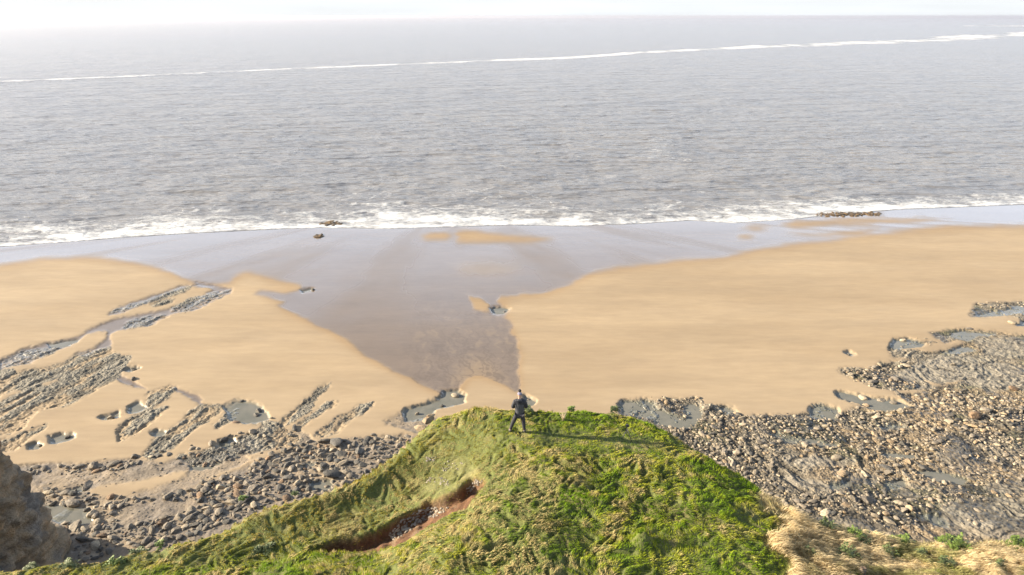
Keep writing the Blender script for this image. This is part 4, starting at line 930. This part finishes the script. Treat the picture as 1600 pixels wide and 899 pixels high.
lx, rx_ = fx0-fx, fx1-fx; ly, ry_ = fy0-fy, fy1-fy; lz, rz = fzl-GZ+.04, fzr-GZ+.04; px = .07
H_ = 1.80
# body: pelvis, spine, head, arms, legs in one surface
pts = [(px, 0, .93, .11, .09), (px, 0, 1.10, .12, .09), (px, .0, 1.30, .155, .105), (px, .0, 1.44, .09, .06), (px, .015, 1.54, .058, .058), (px, .03, 1.60, .062, .068), (px, .035, 1.68, .078, .092), (px, .03, 1.755, .066, .078),
       (px-.16, 0, 1.40, .048, .048), (px-.25, -.03, 1.18, .046, .046), (px-.12, .20, 1.12, .034, .034), (px-.05, .27, 1.14, .028, .02),
       (px+.16, 0, 1.40, .048, .048), (px+.25, -.03, 1.18, .046, .046), (px+.12, .20, 1.12, .034, .034), (px+.05, .27, 1.14, .028, .02),
       (px-.10, 0, .86, .095, .095), ((px-.10+lx)/2-.01, .01+ly/2, .50, .062, .066), (lx, ly, lz+.08, .042, .045), (lx-.01, ly+.14, lz+.035, .038, .03),
       (px+.10, 0, .86, .095, .095), ((px+.10+rx_)/2+.01, .01+ry_/2, .50, .062, .066), (rx_, ry_, rz+.08, .042, .045), (rx_+.01, ry_+.14, rz+.035, .038, .03)]
edges = [(0, 1), (1, 2), (2, 3), (3, 4), (4, 5), (5, 6), (6, 7), (3, 8), (8, 9), (9, 10), (10, 11), (3, 12), (12, 13), (13, 14), (14, 15), (0, 16), (16, 17), (17, 18), (18, 19), (0, 20), (20, 21), (21, 22), (22, 23)]
for s, hp in ((-1, 11), (1, 15)):                                   # fingers and thumb closing in front of the body
    b = pts[hp]
    for k, (dz, l) in enumerate([(.026, .075), (.009, .085), (-.009, .08), (-.026, .062)]):
        i0 = len(pts); pts += [(b[0]-s*.02, b[1]+.03, b[2]+dz, .009, .009), (b[0]-s*.035, b[1]+.03+l*.5, b[2]+dz, .0085, .0085), (b[0]-s*.055, b[1]+.02+l*.6, b[2]+dz-.012, .007, .007)]
        edges += [(hp, i0), (i0, i0+1), (i0+1, i0+2)]
    i0 = len(pts); pts += [(b[0]-s*.015, b[1]-.01, b[2]+.035, .011, .011), (b[0]-s*.04, b[1]+.02, b[2]+.05, .009, .009)]; edges += [(hp, i0), (i0, i0+1)]
skinned('body', pts, edges, skinm, man)
# face on the far side of the head
bm = bmesh.new()
bmesh.ops.create_icosphere(bm, subdivisions=2, radius=.018, matrix=Matrix.Translation((px, .128, 1.655)) @ Matrix.Diagonal((.8, 1.1, 1.5, 1)))
me = bpy.data.meshes.new('nose'); bm.to_mesh(me); bm.free(); link('nose', me, skinm, man)
for s in (-1, 1):
    bm = bmesh.new(); bmesh.ops.create_icosphere(bm, subdivisions=2, radius=.012, matrix=Matrix.Translation((px+s*.032, .115, 1.685))); me = bpy.data.meshes.new('eye'); bm.to_mesh(me); bm.free(); link('eye', me, plain('eye', (.05, .04, .03), .2, 10, .0, 0), man)
    bm = bmesh.new(); bmesh.ops.create_icosphere(bm, subdivisions=2, radius=.03, matrix=Matrix.Translation((px+s*.082, .03, 1.665)) @ Matrix.Diagonal((.3, .7, 1, 1))); me = bpy.data.meshes.new('ear'); bm.to_mesh(me); bm.free(); link('ear', me, skinm, man)
bm = bmesh.new(); bmesh.ops.create_icosphere(bm, subdivisions=2, radius=.022, matrix=Matrix.Translation((px, .118, 1.618)) @ Matrix.Diagonal((1.1, .4, .25, 1))); me = bpy.data.meshes.new('mouth'); bm.to_mesh(me); bm.free(); link('mouth', me, plain('lips', (.38, .16, .14), .5, 10, 0, 0), man)
# jacket
jp = [(px, 0, .84, .185, .155), (px, 0, 1.06, .185, .145), (px, 0, 1.26, .20, .15), (px, 0, 1.41, .165, .125), (px, .0, 1.53, .085, .085),
      (px-.19, 0, 1.42, .095, .09), (px-.285, -.03, 1.17, .075, .075), (px-.13, .19, 1.12, .055, .055), (px+.19, 0, 1.42, .095, .09), (px+.285, -.03, 1.17, .075, .075), (px+.13, .19, 1.12, .055, .055)]
jk = skinned('jacket', jp, [(0, 1), (1, 2), (2, 3), (3, 4), (3, 5), (5, 6), (6, 7), (3, 8), (8, 9), (9, 10)], jackm, man, 3, 2)
jk.data.materials.append(yokem)
for p in jk.data.polygons:
    c = p.center
    if c.z > 1.33 or abs(c.x-px) > .19+.0*c.z: p.material_index = 1
skinned('hood', [(px-.08, -.055, 1.515, .05, .045), (px, -.085, 1.525, .065, .055), (px+.08, -.055, 1.515, .05, .045)], [(0, 1), (1, 2)], jackm, man, 2, 1)
skinned('trousers', [(px, 0, .92, .165, .13), (px-.105, 0, .84, .112, .11), ((px-.10+lx)/2-.01, .01+ly/2, .50, .085, .088), (lx, ly, lz+.10, .062, .065), (px+.105, 0, .84, .112, .11), ((px+.10+rx_)/2+.01, .01+ry_/2, .50, .085, .088), (rx_, ry_, rz+.10, .062, .065)],
        [(0, 1), (1, 2), (2, 3), (0, 4), (4, 5), (5, 6)], trm, man)
for s, (bx, by, bz) in ((-1, (lx, ly, lz)), (1, (rx_, ry_, rz))):
    skinned('boot', [(bx, by-.03, bz+.11, .062, .06), (bx, by-.03, bz+.03, .055, .055), (bx+s*.015, by+.08, bz+.02, .054, .045), (bx+s*.03, by+.18, bz+.01, .045, .032)], [(0, 1), (1, 2), (2, 3)], bootm, man, 2, 1)
hat = skinned('beanie', [(px, .03, 1.70, .100, .112), (px, .028, 1.75, .098, .108), (px, .025, 1.80, .070, .078)], [(0, 1), (1, 2)], hatm, man)
bm = bmesh.new(); bmesh.ops.create_icosphere(bm, subdivisions=3, radius=.058, matrix=Matrix.Translation((px+.005, .02, 1.875)))
for q in bm.verts: q.co += (q.co-Vector((px, .02, 1.875)))*mnoise.noise(q.co*60)*.3
me = bpy.data.meshes.new('pompom'); bm.to_mesh(me); bm.free(); link('pompom', me, pomm, hat)

# ------------------------------------------------------------------ sea haze
bm = bmesh.new(); bmesh.ops.create_cube(bm, size=1)
for q in bm.verts: q.co = Vector((q.co.x*80000, q.co.y*23000+10000, -14+(q.co.z+.5)*62))
me = bpy.data.meshes.new('haze'); bm.to_mesh(me); bm.free()
hm = bpy.data.materials.new('haze'); hm.use_nodes = True; ht = hm.node_tree; ht.nodes.clear()
ho = ht.nodes.new('ShaderNodeOutputMaterial'); hv = ht.nodes.new('ShaderNodeVolumePrincipled'); ht.links.new(hv.outputs[0], ho.inputs['Volume'])
hv.inputs['Color'].default_value = (.96, .92, .97, 1); hv.inputs['Density'].default_value = 7.5e-5; hv.inputs['Anisotropy'].default_value = .55
link('haze', me, hm, kind='stuff', label='pale sea haze over the water', cat='haze')
